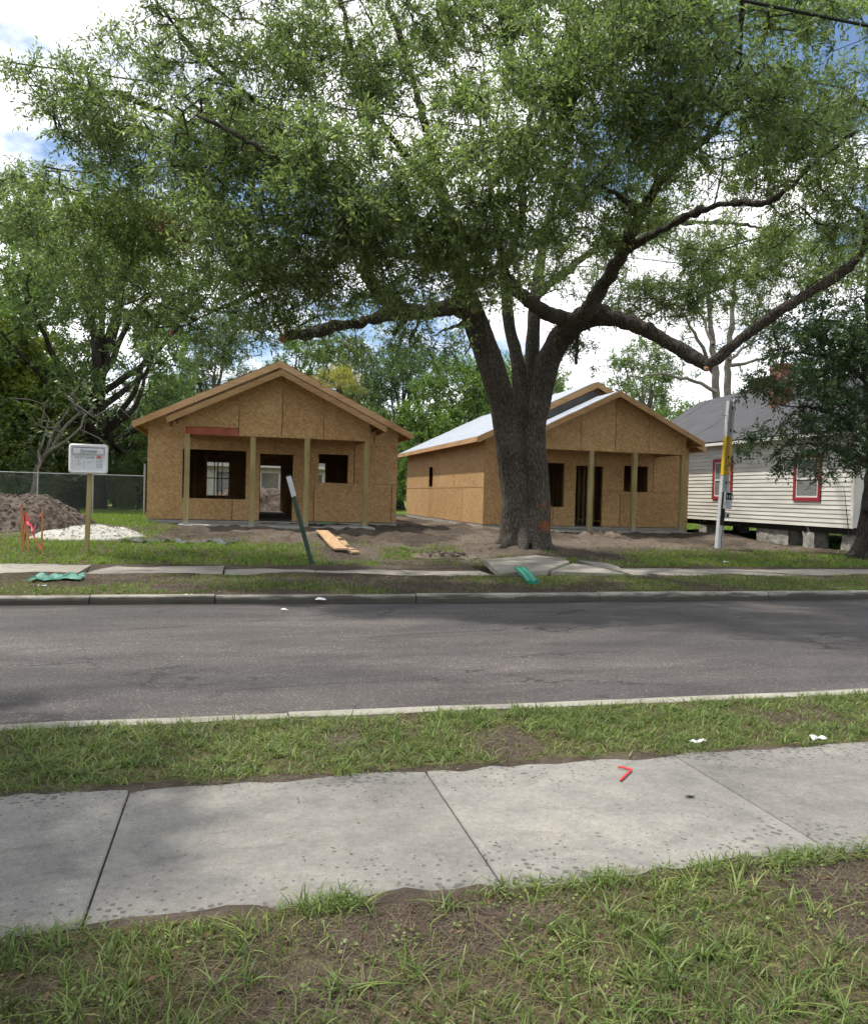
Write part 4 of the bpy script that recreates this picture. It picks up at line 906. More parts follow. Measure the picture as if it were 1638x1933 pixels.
def plant(name, meshes, loc, s, rot, leafm, barkm, label, cat='tree', group=None, sz=None):
    e = empty(name, loc, label, cat, group); e.rotation_euler = (0, 0, rot); e.scale = (s, s, sz or s)
    for nm, me, m in (('trunk', meshes[0], barkm), ('crown', meshes[1], leafm)):
        o = bpy.data.objects.new(nm, me); COL.objects.link(o)
        if not me.materials: me.materials.append(m)
        o.material_slots[0].link = 'OBJECT'; o.material_slots[0].material = m; o.parent = e
    return e
TA = tree_mesh(31, 11, 4.6, 3.0, .30, 26, 26, .20, .085, 'round', gap=.30)
TB = tree_mesh(32, 12, 5.5, 3.4, .36, 24, 26, .20, .085, 'spread', gap=.27)
TC = tree_mesh(33, 8, 3.2, 1.0, .16, 26, 24, .17, .08, 'round', gap=.34)
TD = tree_mesh(34, 13, 3.4, 5.0, .28, 20, 20, .19, .085, 'round', gap=.33)
TE = tree_mesh(35, 4.2, 2.3, .5, .08, 22, 20, .15, .07, 'round', gap=.36, L0=.45)
def at(px, Y): p = P(px, 960, Y); return p[0], Y, float(gz(p[0], Y))
trees = [
    # name, mesh, px, Y, scale, leaf, bark, label
    ('yellow_green_tree', TC, -25, 36, 1.0, 'leaf_yellow', 'bark2', 'yellow-green bushy tree at the left edge behind the dirt mound'),
    ('live_oak', TB, 185, 37, 1.05, 'leaf_mid', 'bark2', 'large dark-limbed spreading tree behind the chain-link fence on the left'),
    ('tall_tree', TD, 10, 44, 1.2, 'leaf_mid', 'bark2', 'tall green tree rising at the left edge behind the yellow-green one'),
    ('dark_tree', TC, 60, 38, .8, 'leaf_mid', 'bark2', 'low dark green tree overhanging the dirt mound'),
    ('sparse_tree', TD, 400, 54, .92, 'leaf_grey', 'bark3', 'thin grey-green tree seen above the left end of the first roof'),
    ('vine_covered_tree', TD, 575, 54, .88, 'leaf_bright', 'bark2', 'narrow bright green vine-clad tree above the first roof ridge'),
    ('grey_green_tree', TD, 660, 58, .92, 'leaf_grey', 'bark2', 'grey-green tree behind the palm'),
    ('broad_dark_tree', TA, 755, 52, .98, 'leaf_dark', 'bark2', 'broad dark tree filling the gap between the two new houses'),
    ('bright_tree', TC, 880, 42, 1.05, 'leaf_bright', 'bark2', 'bright green tree just left of the oak trunk'),
    ('low_green_tree', TC, 800, 43, .62, 'leaf_bright', 'bark2', 'low green tree right above the eave of the second house'),
    ('roundish_tree', TA, 985, 55, 1.0, 'leaf_mid', 'bark2', 'green tree seen between the stems of the oak'),
    ('pale_tree', TD, 1205, 54, .98, 'leaf_mid', 'bark3', 'loose green tree above the ridge of the second house'),
    ('far_green_tree', TC, 1290, 46, .92, 'leaf_bright', 'bark2', 'fresh green tree behind the right slope of the second house'),
    ('round_far_tree', TA, 1420, 60, .85, 'leaf_mid', 'bark2', 'rounded tree beyond the grey shingle roof'),
    ('edge_tree', TB, 1600, 47, 1.15, 'leaf_dark', 'bark2', 'dark tree beyond the clapboard house at the right edge'),
    ('understory_tree', TC, 215, 42, .6, 'leaf_mid', 'bark2', 'dense dark tree left of the first house wall'),
    ('back_tree', TC, 320, 50, .95, 'leaf_mid', 'bark2', 'dark green tree above the left eave of the first house'),
    ('middle_tree', TC, 480, 64, 1.05, 'leaf_mid', 'bark2', 'distant tree behind the ridge of the first house'),
    ('gap_tree', TC, 700, 50, .80, 'leaf_mid', 'bark2', 'small tree beside the right eave of the first house'),
]
for q, (nm, me, px, Y, s, lf, bk, lab) in enumerate(trees): plant(nm, me, at(px, Y), s, q*1.37, M[lf], M[bk], lab)
for q, (px, Y, s, lf) in enumerate(((30, 35, .85, 'leaf_mid'), (150, 39, .75, 'leaf_dark'), (235, 43, .8, 'leaf_mid'), (260, 37, .55, 'leaf_mid'))):
    plant('shrub', TE, at(px, Y), s, q*2.1, M[lf], M['bark2'], ('dark shrub behind the dirt mound', 'dark shrub behind the permit sign', 'shrub far behind the chain-link fence', 'green shrub against the left wall of the first house')[q], 'shrub', 'shrubs behind the lot')
plant('street_oak', TB, (-7.4, 4.95, 0), .95, .4, M['leaf_mid'], M['bark2'], 'street tree left of the view whose shade falls on the road')
for q in range(15):
    X = -34+q*6.2+random.uniform(-1.5, 1.5); Y = 74+random.uniform(-6, 10)
    plant('distant_tree', (TA, TB, TD)[q % 3], (X, Y, .6), random.uniform(.55, .72), q*.9, M[('leaf_mid', 'leaf_dark', 'leaf_grey')[q % 3]], M['bark2'], 'distant tree in the woodland line behind the houses', 'tree', 'distant woodland trees')

# ---- dark tree at the right edge, hanging over the clapboard house
def right_tree():
    r = np.random.default_rng(77); bx, by = RTREE; bz = float(gz(bx, by))
    T = empty('dark_leaved_tree', (bx, by, bz), 'dark-leaved tree with black trunk in front of the clapboard house', 'tree')
    tr = [(bx+.05, by, bz-.3, .55), (bx, by, bz+.3, .44), (bx-.02, by, 1.2, .38), (bx+.12, by, 1.9, .37), (bx+.1, by, 3.2, .32), (bx-.1, by+.1, 5, .26), (bx-.2, by+.2, 8, .15), (bx-.2, by+.2, 10, .06)]
    limbs = [tr]
    ends = [(1590, 760, 17.0), (1500, 720, 16.4), (1430, 760, 16.0), (1450, 660, 16.6), (1550, 640, 16.8), (1620, 700, 15.6), (1520, 850, 16.2), (1600, 830, 15.8), (1440, 840, 16.1), (1500, 600, 17), (1600, 560, 17), (1660, 620, 16)]
    for a, b, Y in ends:
        c = P(a, b, Y); s0 = np.array([bx, by, min(max(c[2]-.6, 2.6), 7)]); m1 = (s0+c)/2+np.array([0, 0, .35]); limbs.append([(*s0, .12), (*m1, .06), (*c, .015)])
    cl = [(1600, 740, 17, 1.1, .7, 60), (1530, 740, 16.6, .9, .6, 46), (1460, 720, 16.4, .8, .5, 30), (1560, 660, 16.8, 1.1, .7, 56), (1480, 640, 17, .9, .6, 34), (1620, 640, 16, 1, .8, 56), (1500, 850, 16.2, .55, .28, 15), (1590, 845, 15.9, .6, .35, 20), (1450, 825, 16.1, .5, .22, 10), (1545, 895, 16, .3, .18, 6), (1470, 880, 16.1, .3, .18, 6), (1545, 800, 16.3, .8, .4, 30), (1630, 790, 16, .8, .5, 34), (1600, 560, 17, 1.1, .6, 40), (1510, 590, 17.2, 1.0, .5, 26), (1680, 700, 16, 1.2, 1, 40), (1400, 850, 16.2, .2, .12, 4), (1640, 860, 15.8, .6, .4, 16)]
    pts = np.concatenate([ell_points(P(a, b, Y), (q, q, z), n, r) for a, b, Y, q, z, n in cl])
    hi = np.concatenate([ell_points((bx+r.uniform(-2, 2.5), by+r.uniform(-2, 2), r.uniform(6.5, 9.5)), (1.2, 1.2, .7), 14, r) for _ in range(9)])
    allp = np.concatenate([pts, hi]); C, polys = grow(limbs, allp, 2.4, .005, .45, .18, .4, r)
    mb = MB()
    for l in limbs:
        q = resample(l, .2); q[1:-1, :3] += r.normal(size=(len(q)-2, 3))*.015; mb.tube(q[:, :3], q[:, 3], 12)
    for a in (0.3, 1.6, 2.9, 4.2, 5.4):
        mb.tube([(bx+math.cos(a)*.2, by+math.sin(a)*.2, bz+.6), (bx+math.cos(a)*.5, by+math.sin(a)*.5, bz+.12), (bx+math.cos(a)*.9, by+math.sin(a)*.9, bz-.15)], [.2, .15, .07], 8)
    c = (bx-.36, by-.1, 1.55); mb.tube([(c[0]+.1, c[1], c[2]-.12), c, (c[0]+.08, c[1], c[2]+.14)], [.1, .13, .09], 9)
    tk = remeshed('trunk', mb, .04, M['bark2'], T, .05)
    tag(tubes(polys).build('branches', M['bark2'], tk, True), kind='stuff')
    V, F, TT, d, Lt = leaf_arrays(allp, C, 8, 9, .34, .085, .042, .05, .2, r); np_mesh('crown', V, F, M['leaf_darkest'], T)
    # bare sucker at its foot
    s0 = P(1602, 1010, 17.0); q = [s0, P(1597, 960, 17), P(1594, 930, 17), P(1590, 915, 17)]
    MB().tube(q, [.012, .009, .007, .003], 5).build('bare_shoot', M['bark2'], tk)
right_tree()

# ---- bare pale trees beyond the second house
def bare_tree(px0, Y, nodes, label, seed):
    r = np.random.default_rng(seed); b0 = at(px0, Y); T = empty('bare_tree', b0, label, 'tree', 'half-bare trees behind the clapboard house')
    kq = .68 if Y > 40 else 1.0
    limbs = [[(b0[0], Y, b0[2]-.3, .45*kq*(1 if Y > 40 else .3))]+[(*P(a, b, Y), q*kq) for a, b, q in nodes[0]]]
    for l in nodes[1:]: limbs.append([(*P(a, b, Y+r.uniform(-1, 1)), q*kq) for a, b, q in l])
    mb = MB()
    ends = []
    for l in limbs:
        q = resample(l, .5); q[1:-1, :3] += r.normal(size=(len(q)-2, 3))*.06; mb.tube(q[:, :3], q[:, 3], 8, cap=False)
        for k in range(9): f = r.uniform(.35, 1); p = q[int(f*(len(q)-1)), :3]; ends.append(p+r.normal(size=3)*[1.3, 1.3, .9]+[0, 0, .6])
    ends = np.array(ends); C, polys = grow(limbs, ends, 5 if Y > 40 else 1, .02, .35, .2, .6, r)
    for p, ra in polys: mb.tube(p, ra, 4, cap=False)
    mb.build('trunk', M['bark3'], T, True)
    V, F, *_ = leaf_arrays(ends, C, 8 if Y > 40 else 3, 8, .8, .2, .08, r=r); np_mesh('crown', V, F, M['leaf_grey'], T)
bare_tree(1352, 46, [[(1352, 780, .42), (1350, 700, .36), (1345, 640, .28), (1335, 560, .17), (1326, 480, .10), (1332, 420, .05), (1322, 370, .02)], [(1350, 720, .25), (1338, 690, .2), (1315, 640, .16), (1290, 590, .1)], [(1352, 740, .2), (1310, 718, .15), (1250, 705, .12), (1185, 712, .06)], [(1346, 650, .16), (1320, 590, .12), (1300, 540, .07)]], 'pale bare tree behind the ridge of the second house, with a long level limb', 5)
bare_tree(1374, 47, [[(1374, 780, .40), (1374, 700, .34), (1378, 620, .28), (1385, 540, .17), (1392, 460, .10), (1384, 400, .05), (1395, 350, .02)], [(1375, 690, .2), (1420, 685, .14), (1455, 670, .08)], [(1376, 680, .18), (1410, 650, .13), (1450, 615, .06)]], 'pale straight-trunked tree rising left of the brick chimney', 6)
bare_tree(66, 33, [[(60, 925, .12), (68, 890, .10), (85, 860, .09), (110, 820, .07), (150, 780, .05)], [(85, 860, .07), (105, 800, .05), (130, 770, .03)], [(95, 850, .06), (140, 830, .045), (175, 770, .03)], [(70, 890, .06), (80, 830, .05), (92, 790, .03)]], 'leaning bare grey sapling behind the dirt mound', 7)

# ---- palm behind the first house
def palm():
    Y = 40.; top = P(640, 735, Y); T = empty('palm_tree', (top[0], Y, .6), 'yellowish palm showing above the right slope of the first roof', 'tree')
    MB().tube([(top[0], Y, .3), (top[0]+.05, Y, 3), tuple(top-(0, 0, .2)), tuple(top)], [.25, .2, .2, .12], 9).build('trunk', M['bark2'], T, True)
    r = random.Random(3); m = leafmat('palm_leaf', (.14, .15, .02), (.26, .25, .04), (.42, .36, .09), .4)
    for k in range(26):
        a = k*2.4; el = r.uniform(-.15, 1.2); d = np.array([math.cos(a)*math.cos(el), math.sin(a)*math.cos(el), math.sin(el)]); s = unit(np.cross(d, [0, 0, 1.])); ln = r.uniform(1.1, 1.6); hub = top+d*ln*.55+np.array([0, 0, -.1*(1-el)])
        mb = MB(); mb.tube([top, (top+hub)/2+(0, 0, .05), hub], [.03, .02, .015], 4)
        u = unit(np.cross(s, d))
        for q in range(17):
            t = (q/16-.5)*2.5; dd = d*math.cos(t)+s*math.sin(t); L_ = ln*.8*(1-.25*abs(t)/1.3); e = hub+dd*L_*.6; tip = e+dd*L_*.35-np.array([0, 0, L_*.62]); w_ = unit(np.cross(dd, u))*.022
            mb.add([hub, e+w_, tip, e-w_], [(0, 1, 2, 3)])
        mb.build('frond', M['leaf_dead'] if k in (3, 9) else m, T)
palm()

# ------------------------------------------------------------------ earth and sand heaps
def heap(name, cx, cy, rx, ry, h, m, label, cat, rough, seed, skew=0.0, n=110, lumps=0, lm=None):
    xs = np.linspace(-1.15, 1.15, n); U, Vv = np.meshgrid(xs, xs); X = cx+U*rx; Y = cy+Vv*ry
    d = np.hypot(U-skew*(1-np.hypot(U, Vv)), Vv)+(fbm(U*2.2, Vv*2.2, seed, 3)-.5)*.28
    z = h*np.clip(1-d, 0, 1)**.85; z = z*(1-.25*sstep(.6, 1, z/h))
    z += np.where(z > .01, (fbm(X*2.2, Y*2.2, seed+1, 5)-.5)*rough*1.3+(np.abs(fbm(X*6, Y*6, seed+2, 3)-.5))*rough*.9, 0)*sstep(0, .3, z)
    Z = gz(X, Y)+np.where(z > .012, z, -.10)
    Vt = np.stack([X, Y, Z], -1).reshape(-1, 3); i = np.arange(n*n).reshape(n, n); F = np.stack([i[:-1, :-1], i[:-1, 1:], i[1:, 1:], i[1:, :-1]], -1).reshape(-1, 4)
    o = np_mesh(name, Vt, F, m, smooth=True); tag(o, label, cat)
    if lumps:
        r = np.random.default_rng(int(seed)); mb = MB(); k = 0; zf = z.ravel()
        while k < lumps:
            q = r.integers(0, n*n)
            if zf[q] < .06: continue
            k += 1; c = Vt[q]; s = r.uniform(.012, .05) if rough > .075 else r.uniform(.008, .026); pts = unit(r.normal(size=(8, 3)))
            base = np.array([(-1,-1,-1),(1,-1,-1),(1,1,-1),(-1,1,-1),(-1,-1,1),(1,-1,1),(1,1,1),(-1,1,1)], float)*r.uniform(.4, 1, (8, 3)); base *= s
            mb.add(base+c, [(3,2,1,0),(4,5,6,7),(0,1,5,4),(1,2,6,5),(2,3,7,6),(3,0,4,7)])
        tag(mb.build('clods', lm or m, o), kind='stuff')
    return o
M['spoil'] = simple('spoil_earth', (.048, .036, .028), (.14, .108, .085), 5, .95, 1.0, .08, 8)
M['spoil2'] = simple('spoil_clods', (.07, .053, .041), (.21, .165, .13), 3, .95, 1.0, .04, 8)
M['sand'] = simple('white_sand', (.30, .285, .25), (.52, .50, .445), 9, .95, .9, .04, 8)
heap('dirt_mound', -5.75, 23.2, 2.05, 2.3, .98, M['spoil'], 'brown mound of dug earth and roots at the left edge', 'dirt mound', .20, 4.0, .15, 130, 700, M['spoil2'])
heap('sand_pile', -3.3, 19.9, 1.4, .85, .29, M['sand'], 'low pile of white sand behind the permit sign post', 'sand pile', .07, 9.0, .35, 120, 260, M['sand'])
heap('earth_heap', 1.2, 41.0, 3.4, 2.2, 1.5, M['spoil'], 'heap of dark earth seen through the doorway of the first house', 'dirt mound', .3, 14.0, 0, 80, 200, M['spoil2'])
heap('small_dirt_pile', 10.75, 21.6, .9, .55, .24, M['spoil2'], 'small pile of pale dirt in front of the second porch', 'dirt pile', .08, 19.0, 0, 60, 60, M['spoil2'])
heap('root_litter_pile', 4.6, 17.0, .85, .4, .16, M['spoil2'], 'low heap of torn roots and reddish earth left of the oak', 'dirt pile', .10, 23.0, 0, 60, 90, M['spoil2'])

# ------------------------------------------------------------------ lettering
def text(s, size, m, parent, name='lettering', shear=0, bold=0):
    cu_ = bpy.data.curves.new(name, 'FONT'); cu_.body = s; cu_.size = size; cu_.shear = shear; cu_.align_x = 'LEFT'; cu_.extrude = .0006; cu_.offset = bold
    t = bpy.data.objects.new('tmp', cu_); COL.objects.link(t); dg = bpy.context.evaluated_depsgraph_get(); me = bpy.data.meshes.new_from_object(t.evaluated_get(dg)); me.name = name
    bpy.data.objects.remove(t); return me
def lettering(s, size, m, parent, loc, ex, ez, **k):
    """flat print: ex = reading direction, ez = up"""
    me = text(s, size, m, parent, **k); co = np.zeros(len(me.vertices)*3); me.vertices.foreach_get('co', co); co = co.reshape(-1, 3); ex = np.array(ex, float); ez = np.array(ez, float); nn = np.cross(ex, ez)
    me.vertices.foreach_set('co', (np.array(loc)+co[:, :1]*ex+co[:, 1:2]*ez+co[:, 2:3]*nn).ravel()); me.materials.clear(); me.update()
    return link('lettering', me, m, parent)
M['ink'] = simple('grey_ink', (.10, .10, .11), (.16, .16, .17), 9, .7, 0); M['redink'] = simple('red_ink', (.55, .10, .09), (.65, .16, .14), 9, .7, 0)
M['plastic'] = simple('white_plastic', (.74, .75, .76), (.82, .83, .84), 3, .45, .1, .004); M['paper'] = simple('paper', (.62, .66, .70), (.72, .75, .78), 6, .8, .05)

# ------------------------------------------------------------------ permit sign
def permit():
    Yp = 17.3; b = P(163, 1035, Yp); bz = float(gz(b[0], Yp)); T = empty('permit_sign', (b[0], Yp, bz), 'white plastic permit box on a wooden post in front of the sand pile', 'sign')
    t = P(171, 890, Yp); MB().beam((b[0], Yp, bz-.3), (t[0], Yp, t[2]+.25), .088, .088, (0, 1, 0)).build('post', M['treated'], T)
    a = P(131, 893, Yp-.08); c = P(205, 840, Yp-.08); x0, x1, z0, z1 = a[0], c[0], a[2], c[2]; cx = (x0+x1)/2
    # moulded tray: rounded back, raised rim
    mb = MB(); k = 6; loops = []
    def rr(w, h, rad_, y):
        o = []
        for (sx, sz, a0) in ((1, 1, 0), (-1, 1, 90), (-1, -1, 180), (1, -1, 270)):
            for q in range(k): an = rad(a0+90*q/(k-1)); o.append((cx+sx*(w/2-rad_)+rad_*math.cos(an), y, (z0+z1)/2+sz*(h/2-rad_)+rad_*math.sin(an)))
        return o
    w_, h_ = x1-x0, z1-z0; y = Yp-.05
    for q in (rr(w_*.93, h_*.9, .05, y-.0), rr(w_, h_, .06, y-.06), rr(w_, h_, .06, y-.12), rr(w_-.05, h_-.05, .045, y-.145), rr(w_-.10, h_-.12, .03, y-.135), rr(w_-.12, h_-.15, .025, y-.075)): loops.append(q)
    n = 4*k
    for l in loops: mb.v += l
    for i in range(len(loops)-1):
        for q in range(n): mb.f.append((i*n+q, i*n+(q+1) % n, (i+1)*n+(q+1) % n, (i+1)*n+q))
    mb.f += [tuple(range(n))[::-1], tuple((len(loops)-1)*n+q for q in range(n))]
    tray = mb.build('box', M['plastic'], T, True)
    md = tray.modifiers.new('e', 'EDGE_SPLIT'); md.split_angle = rad(50)
    yy = y-.082
    hd = MB().box(x0+.075, x1-.075, y-.135, y-.078, z1-.20, z1-.085).build('header_strip', M['paper'], T)
    lettering('Stinette', .105, M['ink'], hd, (x0+.20, y-.138, z1-.175), (1, 0, 0), (0, 0, 1), shear=.3)
    MB().box(x0+.20, x1-.23, y-.1372, y-.136, z1-.190, z1-.184).build('rule', M['ink'], hd)
    pg = MB().box(x0+.09, x1-.09, y-.080, y-.0765, z0+.085, z1-.215).build('permit_sheet', M['paper'], T)
    f = y-.0815
    lettering('1117', .082, M['ink'], pg, (x0+.11, f, z1-.300), (1, 0, 0), (0, 0, 1)); lettering('Camilla St', .062, M['ink'], pg, (x0+.285, f, z1-.290), (1, 0, 0), (0, 0, 1), shear=.35)
    lettering('LOT', .030, M['ink'], pg, (x0+.15, f, z1-.355), (1, 0, 0), (0, 0, 1)); lettering('21', .075, M['ink'], pg, (x0+.15, f, z1-.425), (1, 0, 0), (0, 0, 1)); lettering('A 096', .03, M['ink'], pg, (x0+.335, f, z1-.375), (1, 0, 0), (0, 0, 1))
    MB().box(x0+.275, x0+.279, f-.001, f, z0+.10, z1-.33).build('rule', M['ink'], pg)
    st = MB().box(x1-.235, x1-.10, y-.0845, y-.0815, z0+.09, z1-.225).build('inspection_card', M['paper'], T)
    MB().box(x1-.215, x1-.13, y-.0855, y-.0846, z1-.285, z1-.235).build('red_stamp', M['redink'], st)
    for q in range(6): MB().box(x1-.225, x1-.11, y-.0855, y-.0846, z1-.315-q*.03, z1-.307-q*.03).build('print_line', M['ink'], st)
permit()

# ------------------------------------------------------------------ survey stakes with red ribbon
M['orange'] = wood('orange_stake', (.42, .13, .05), (.55, .24, .10), (.60, .36, .18), 2); M['ribbon'] = simple('red_ribbon', (.45, .02, .05), (.60, .04, .08), 5, .4, .1)
def stakes():
    S = []; r = random.Random(2)
    for q, (xb_, yb, Yp, xt, yt, w_) in enumerate(((43, 1033, 17.3, 41, 957, .035), (55, 1030, 17.55, 50, 968, .035), (49, 1028, 17.75, 46, 972, .03), (79, 1042, 16.95, 80, 961, .03))):
        b = P(xb_, yb, Yp); t = P(xt, yt, Yp); bz = float(gz(b[0], Yp)); lab = ('leftmost orange survey stake with a pale top, left of the permit sign', 'second orange survey stake from the left, leaning slightly', 'thin orange stake just behind the two left stakes', 'rightmost orange survey stake, nearest the sidewalk')[q]
        T = empty('survey_stake', (b[0], Yp, bz), lab, 'stake', 'orange survey stakes left of the permit sign')
        mb = MB(); mb.beam((b[0], Yp, bz-.15), t, w_, w_*.8, (0, 1, 0)); mb.build('shaft', M['orange'], T)
        MB().beam(t+(0, 0, .001), t+(0, 0, .05), w_*1.1, w_*.9, (0, 1, 0)).build('tip', M['cutwood'], T); S.append((b, t))
    # ribbon sagging between the stakes
    def strip(pts, w_):
        mb = MB(); pts = resample([(*p, 0) for p in pts], .05)[:, :3]
        for q, p in enumerate(pts):
            tw = .7*math.sin(q*.9); o = np.array([math.sin(tw)*w_*.4, math.cos(tw)*w_*.5, w_*.45]); mb.v += [tuple(p-o), tuple(p+o)]
        for q in range(len(pts)-1): mb.f.append((2*q, 2*q+1, 2*q+3, 2*q+2))
        return mb
    a = P(50, 970, 17.5); c = P(80, 966, 16.95); low = P(61, 1005, 17.2); foot = P(77, 1036, 16.95); mb = strip([a, (a+low)/2+(.02, 0, -.03), low, (low+c)/2+(0, 0, .02), c], .04)
    m2 = strip([low, (low+foot)/2, foot], .035); mb.add(m2.v, m2.f); m3 = strip([P(46, 972, 17.6), P(48, 1000, 17.6), P(47, 1025, 17.6)], .05); mb.add(m3.v, m3.f); m4 = strip([P(50, 985, 17.5), P(64, 996, 17.25), low], .05); mb.add(m4.v, m4.f)
    tag(mb.build('flagging_ribbon', M['ribbon']), 'red plastic ribbon sagging between the orange stakes', 'ribbon')
stakes()

# ------------------------------------------------------------------ leaning green sign post
M['greenp'] = simple('green_steel', (.020, .045, .035), (.04, .075, .06), 5, .5, .1, .005); M['alu'] = simple('sign_back', (.50, .53, .56), (.62, .65, .68), 4, .4, 0, metal=.3)
def leaning():
    Yp = 16.1; b = P(588, 1062, Yp); t = P(543, 897, Yp); bz = float(gz(b[0], Yp)); T = empty('leaning_sign_post', (b[0], Yp, bz), 'leaning dark green metal post with a small sign seen edge-on', 'sign')
    d = unit(t-b); x = unit(np.cross(d, [0, 1., 0])); mb = MB(); prof = [(-.045, -.01), (-.035, -.015), (-.02, .03), (.02, .03), (.035, -.015), (.045, -.01), (.04, .0), (.022, .045), (-.022, .045), (-.04, 0)]
    n = len(prof); f = np.array([0, -1., 0])
    for p in (b-d*.3, t):
        for u_, v_ in prof: mb.v.append(tuple(p+x*u_+f*v_))
    mb.f += [(q, (q+1) % n, n+(q+1) % n, n+q) for q in range(n)]+[tuple(range(n))[::-1], tuple(range(n, 2*n))]
    mb.build('post', M['greenp'], T)
    s0 = b+d*np.linalg.norm(t-b)*.985; s1 = b+d*np.linalg.norm(t-b)*.76; side = -x
    # sign plate faces along the street: almost edge-on from here
    pl = unit(np.array([-.42, -1, 0])); pl = unit(pl-d*(pl@d)); nrm = unit(np.cross(pl, d))
    o = -pl*.0+side*.055
    q = [s0+o-pl*.02, s0+o+pl*.29, s1+o+pl*.29, s1+o-pl*.02]
    MB().prism(q, nrm*.004).build('sign_plate', M['alu'], T)
leaning()

# ------------------------------------------------------------------ temporary power pole
M['greyw'] = wood('weathered_pole', (.36, .375, .39), (.48, .495, .51), (.58, .595, .61), 2); M['yellow'] = simple('yellow_guard', (.55, .36, .02), (.68, .46, .04), 4, .5, .1); M['galv'] = simple('galvanised', (.32, .34, .36), (.45, .47, .49), 8, .45, .1, metal=.4); M['conduit'] = simple('grey_conduit', (.40, .42, .44), (.50, .52, .54), 6, .5, 0)
def powerpole():
    Yp = 18.8; b = P(1355, 1037, Yp); t = P(1378, 757, Yp); bz = float(gz(b[0], Yp)); T = empty('power_pole', (b[0], Yp, bz), 'leaning grey temporary power pole with meter box and yellow marker, before the clapboard house', 'power pole')
    d = unit(t-b); x = unit(np.cross([0, -1., 0], d)) if False else unit(np.cross(d, [0, 1., 0])); f = np.array([0, -1., 0]); Ln = np.linalg.norm(t-b)
    x = -x if x[0] < 0 else x
    MB().beam(b-d*.35, t, .14, .14, (0, 1, 0)).build('post', M['greyw'], T)
    c0 = b+x*.055+f*.105; MB().tube([c0+d*Ln*.34, c0+d*Ln*1.01], .03, 10).build('conduit', M['conduit'], T)
    for q in (.45, .62, .80, .95): MB().beam(c0+d*Ln*q-x*.045, c0+d*Ln*q+x*.045, .03, .075, d).build('strap', M['black'], T)
    MB().tube([c0+d*Ln*.985+f*.0, c0+d*Ln*1.015+f*.03+x*.03, c0+d*Ln*1.0+f*.09+x*.07], [.045, .055, .05], 9).build('weatherhead', M['galv'], T)
    y = MB().beam(b+d*Ln*.50-x*.075+f*.02, b+d*Ln*.76-x*.075+f*.02, .012, .16, (0, 1, 0)); 
    ym = MB()
    for s_, e_ in ((.50, .76),):
        p0 = b+d*Ln*s_; p1 = b+d*Ln*e_; ym.prism([p0-x*.078+f*.074, p0+x*.02+f*.074, p1+x*.02+f*.074, p1-x*.078+f*.074], f*.006); ym.prism([p0-x*.072+f*.073, p0-x*.072-f*.06, p1-x*.072-f*.06, p1-x*.072+f*.073], -x*.006)
    g = ym.build('marker', M['yellow'], T)
    lettering('CALL BEFORE YOU DIG', .085, M['ink'], g, b+d*Ln*.535-x*.005+f*.0815, d, -x)
    for q in np.linspace(.50, .76, 12)[:-1]: MB().tube([c0+d*Ln*(q+.002)+f*.001, c0+d*Ln*(q+.0215)+f*.001], .033, 10, cap=False).build('conduit_sleeve', M['yellow'], T)
    m0 = b+d*Ln*.275+x*.07+f*.10
    bx_ = MB().prism([m0-x*.10, m0+x*.10, m0+x*.10+d*Ln*.115, m0-x*.10+d*Ln*.115], f*.10).build('meter_box', M['galv'], T)
    MB().prism([m0-x*.095+d*Ln*.062+f*.1005, m0+x*.095+d*Ln*.062+f*.1005, m0+x*.095+d*Ln*.108+f*.1005, m0-x*.095+d*Ln*.108+f*.1005], f*.003).build('number_plate', M['black'], bx_)
    lettering('1113', .12, M['whitep'], bx_, m0-x*.088+d*Ln*.072+f*.105, x, d, bold=.002)
    m1 = m0-d*.26; ob = MB().prism([m1-x*.03, m1+x*.08, m1+x*.08+d*.17, m1-x*.03+d*.17], f*.07).build('outlet_box', M['galv'], T)
    MB().prism([m1+x*.0+d*.04+f*.0705, m1+x*.05+d*.04+f*.0705, m1+x*.05+d*.13+f*.0705, m1+x*.0+d*.13+f*.0705], f*.004).build('socket', M['black'], ob)
    MB().prism([m0-x*.13-d*.45+f*-.02, m0-x*.02-d*.45+f*-.02, m0-x*.02+d*.45+f*-.02, m0-x*.13+d*.45+f*-.02], f*.018).build('backboard', M['bark2'], T)
    MB().tube([b+d*Ln*.25+x*.03+f*.08, b+d*Ln*.18+x*.06+f*.085, b+d*Ln*.10+x*.03+f*.08, b+d*.02+x*.04+f*.08], .008, 6).build('ground_wire', M['black'], T)
    a = b+d*Ln*.90-x*.07; MB().tube([a, a-x*.14+d*.005, a-x*.15+d*.02], .012, 6).build('wire_hook', M['galv'], T)
powerpole()

# ------------------------------------------------------------------ planks, green debris, straw, litter
M['plank'] = wood('plank_wood', (.30, .17, .08), (.46, .29, .16), (.56, .38, .22), 1)
def plank(a, b, w_, lab, th=.04):
    za = float(gz(a[0], a[1]))+.08; zb = float(gz(b[0], b[1]))+.08
    mb = MB(); p0 = np.array([a[0], a[1], za]); p1 = np.array([b[0], b[1], zb]); n = 8; d = p1-p0; s = unit(np.cross(d, [0, 0, 1.]))*w_/2
    for q in range(n+1):
        t = q/n; c = p0+d*t+np.array([0, 0, .015*math.sin(t*7)]); wv = 1+.08*math.sin(t*11+w_*30)
        mb.v += [tuple(c-s*wv-(0, 0, th)), tuple(c+s-(0, 0, th)), tuple(c+s), tuple(c-s*wv)]
    for q in range(n): mb.f += [(q*4+e, q*4+(e+1) % 4, q*4+4+(e+1) % 4, q*4+4+e) for e in range(4)]
    mb.f += [(0, 1, 2, 3)[::-1], tuple(n*4+e for e in range(4))]
    return tag(mb.build('plank', M['plank'], None), lab, 'plank', 'planks lying on the soil before the first porch')
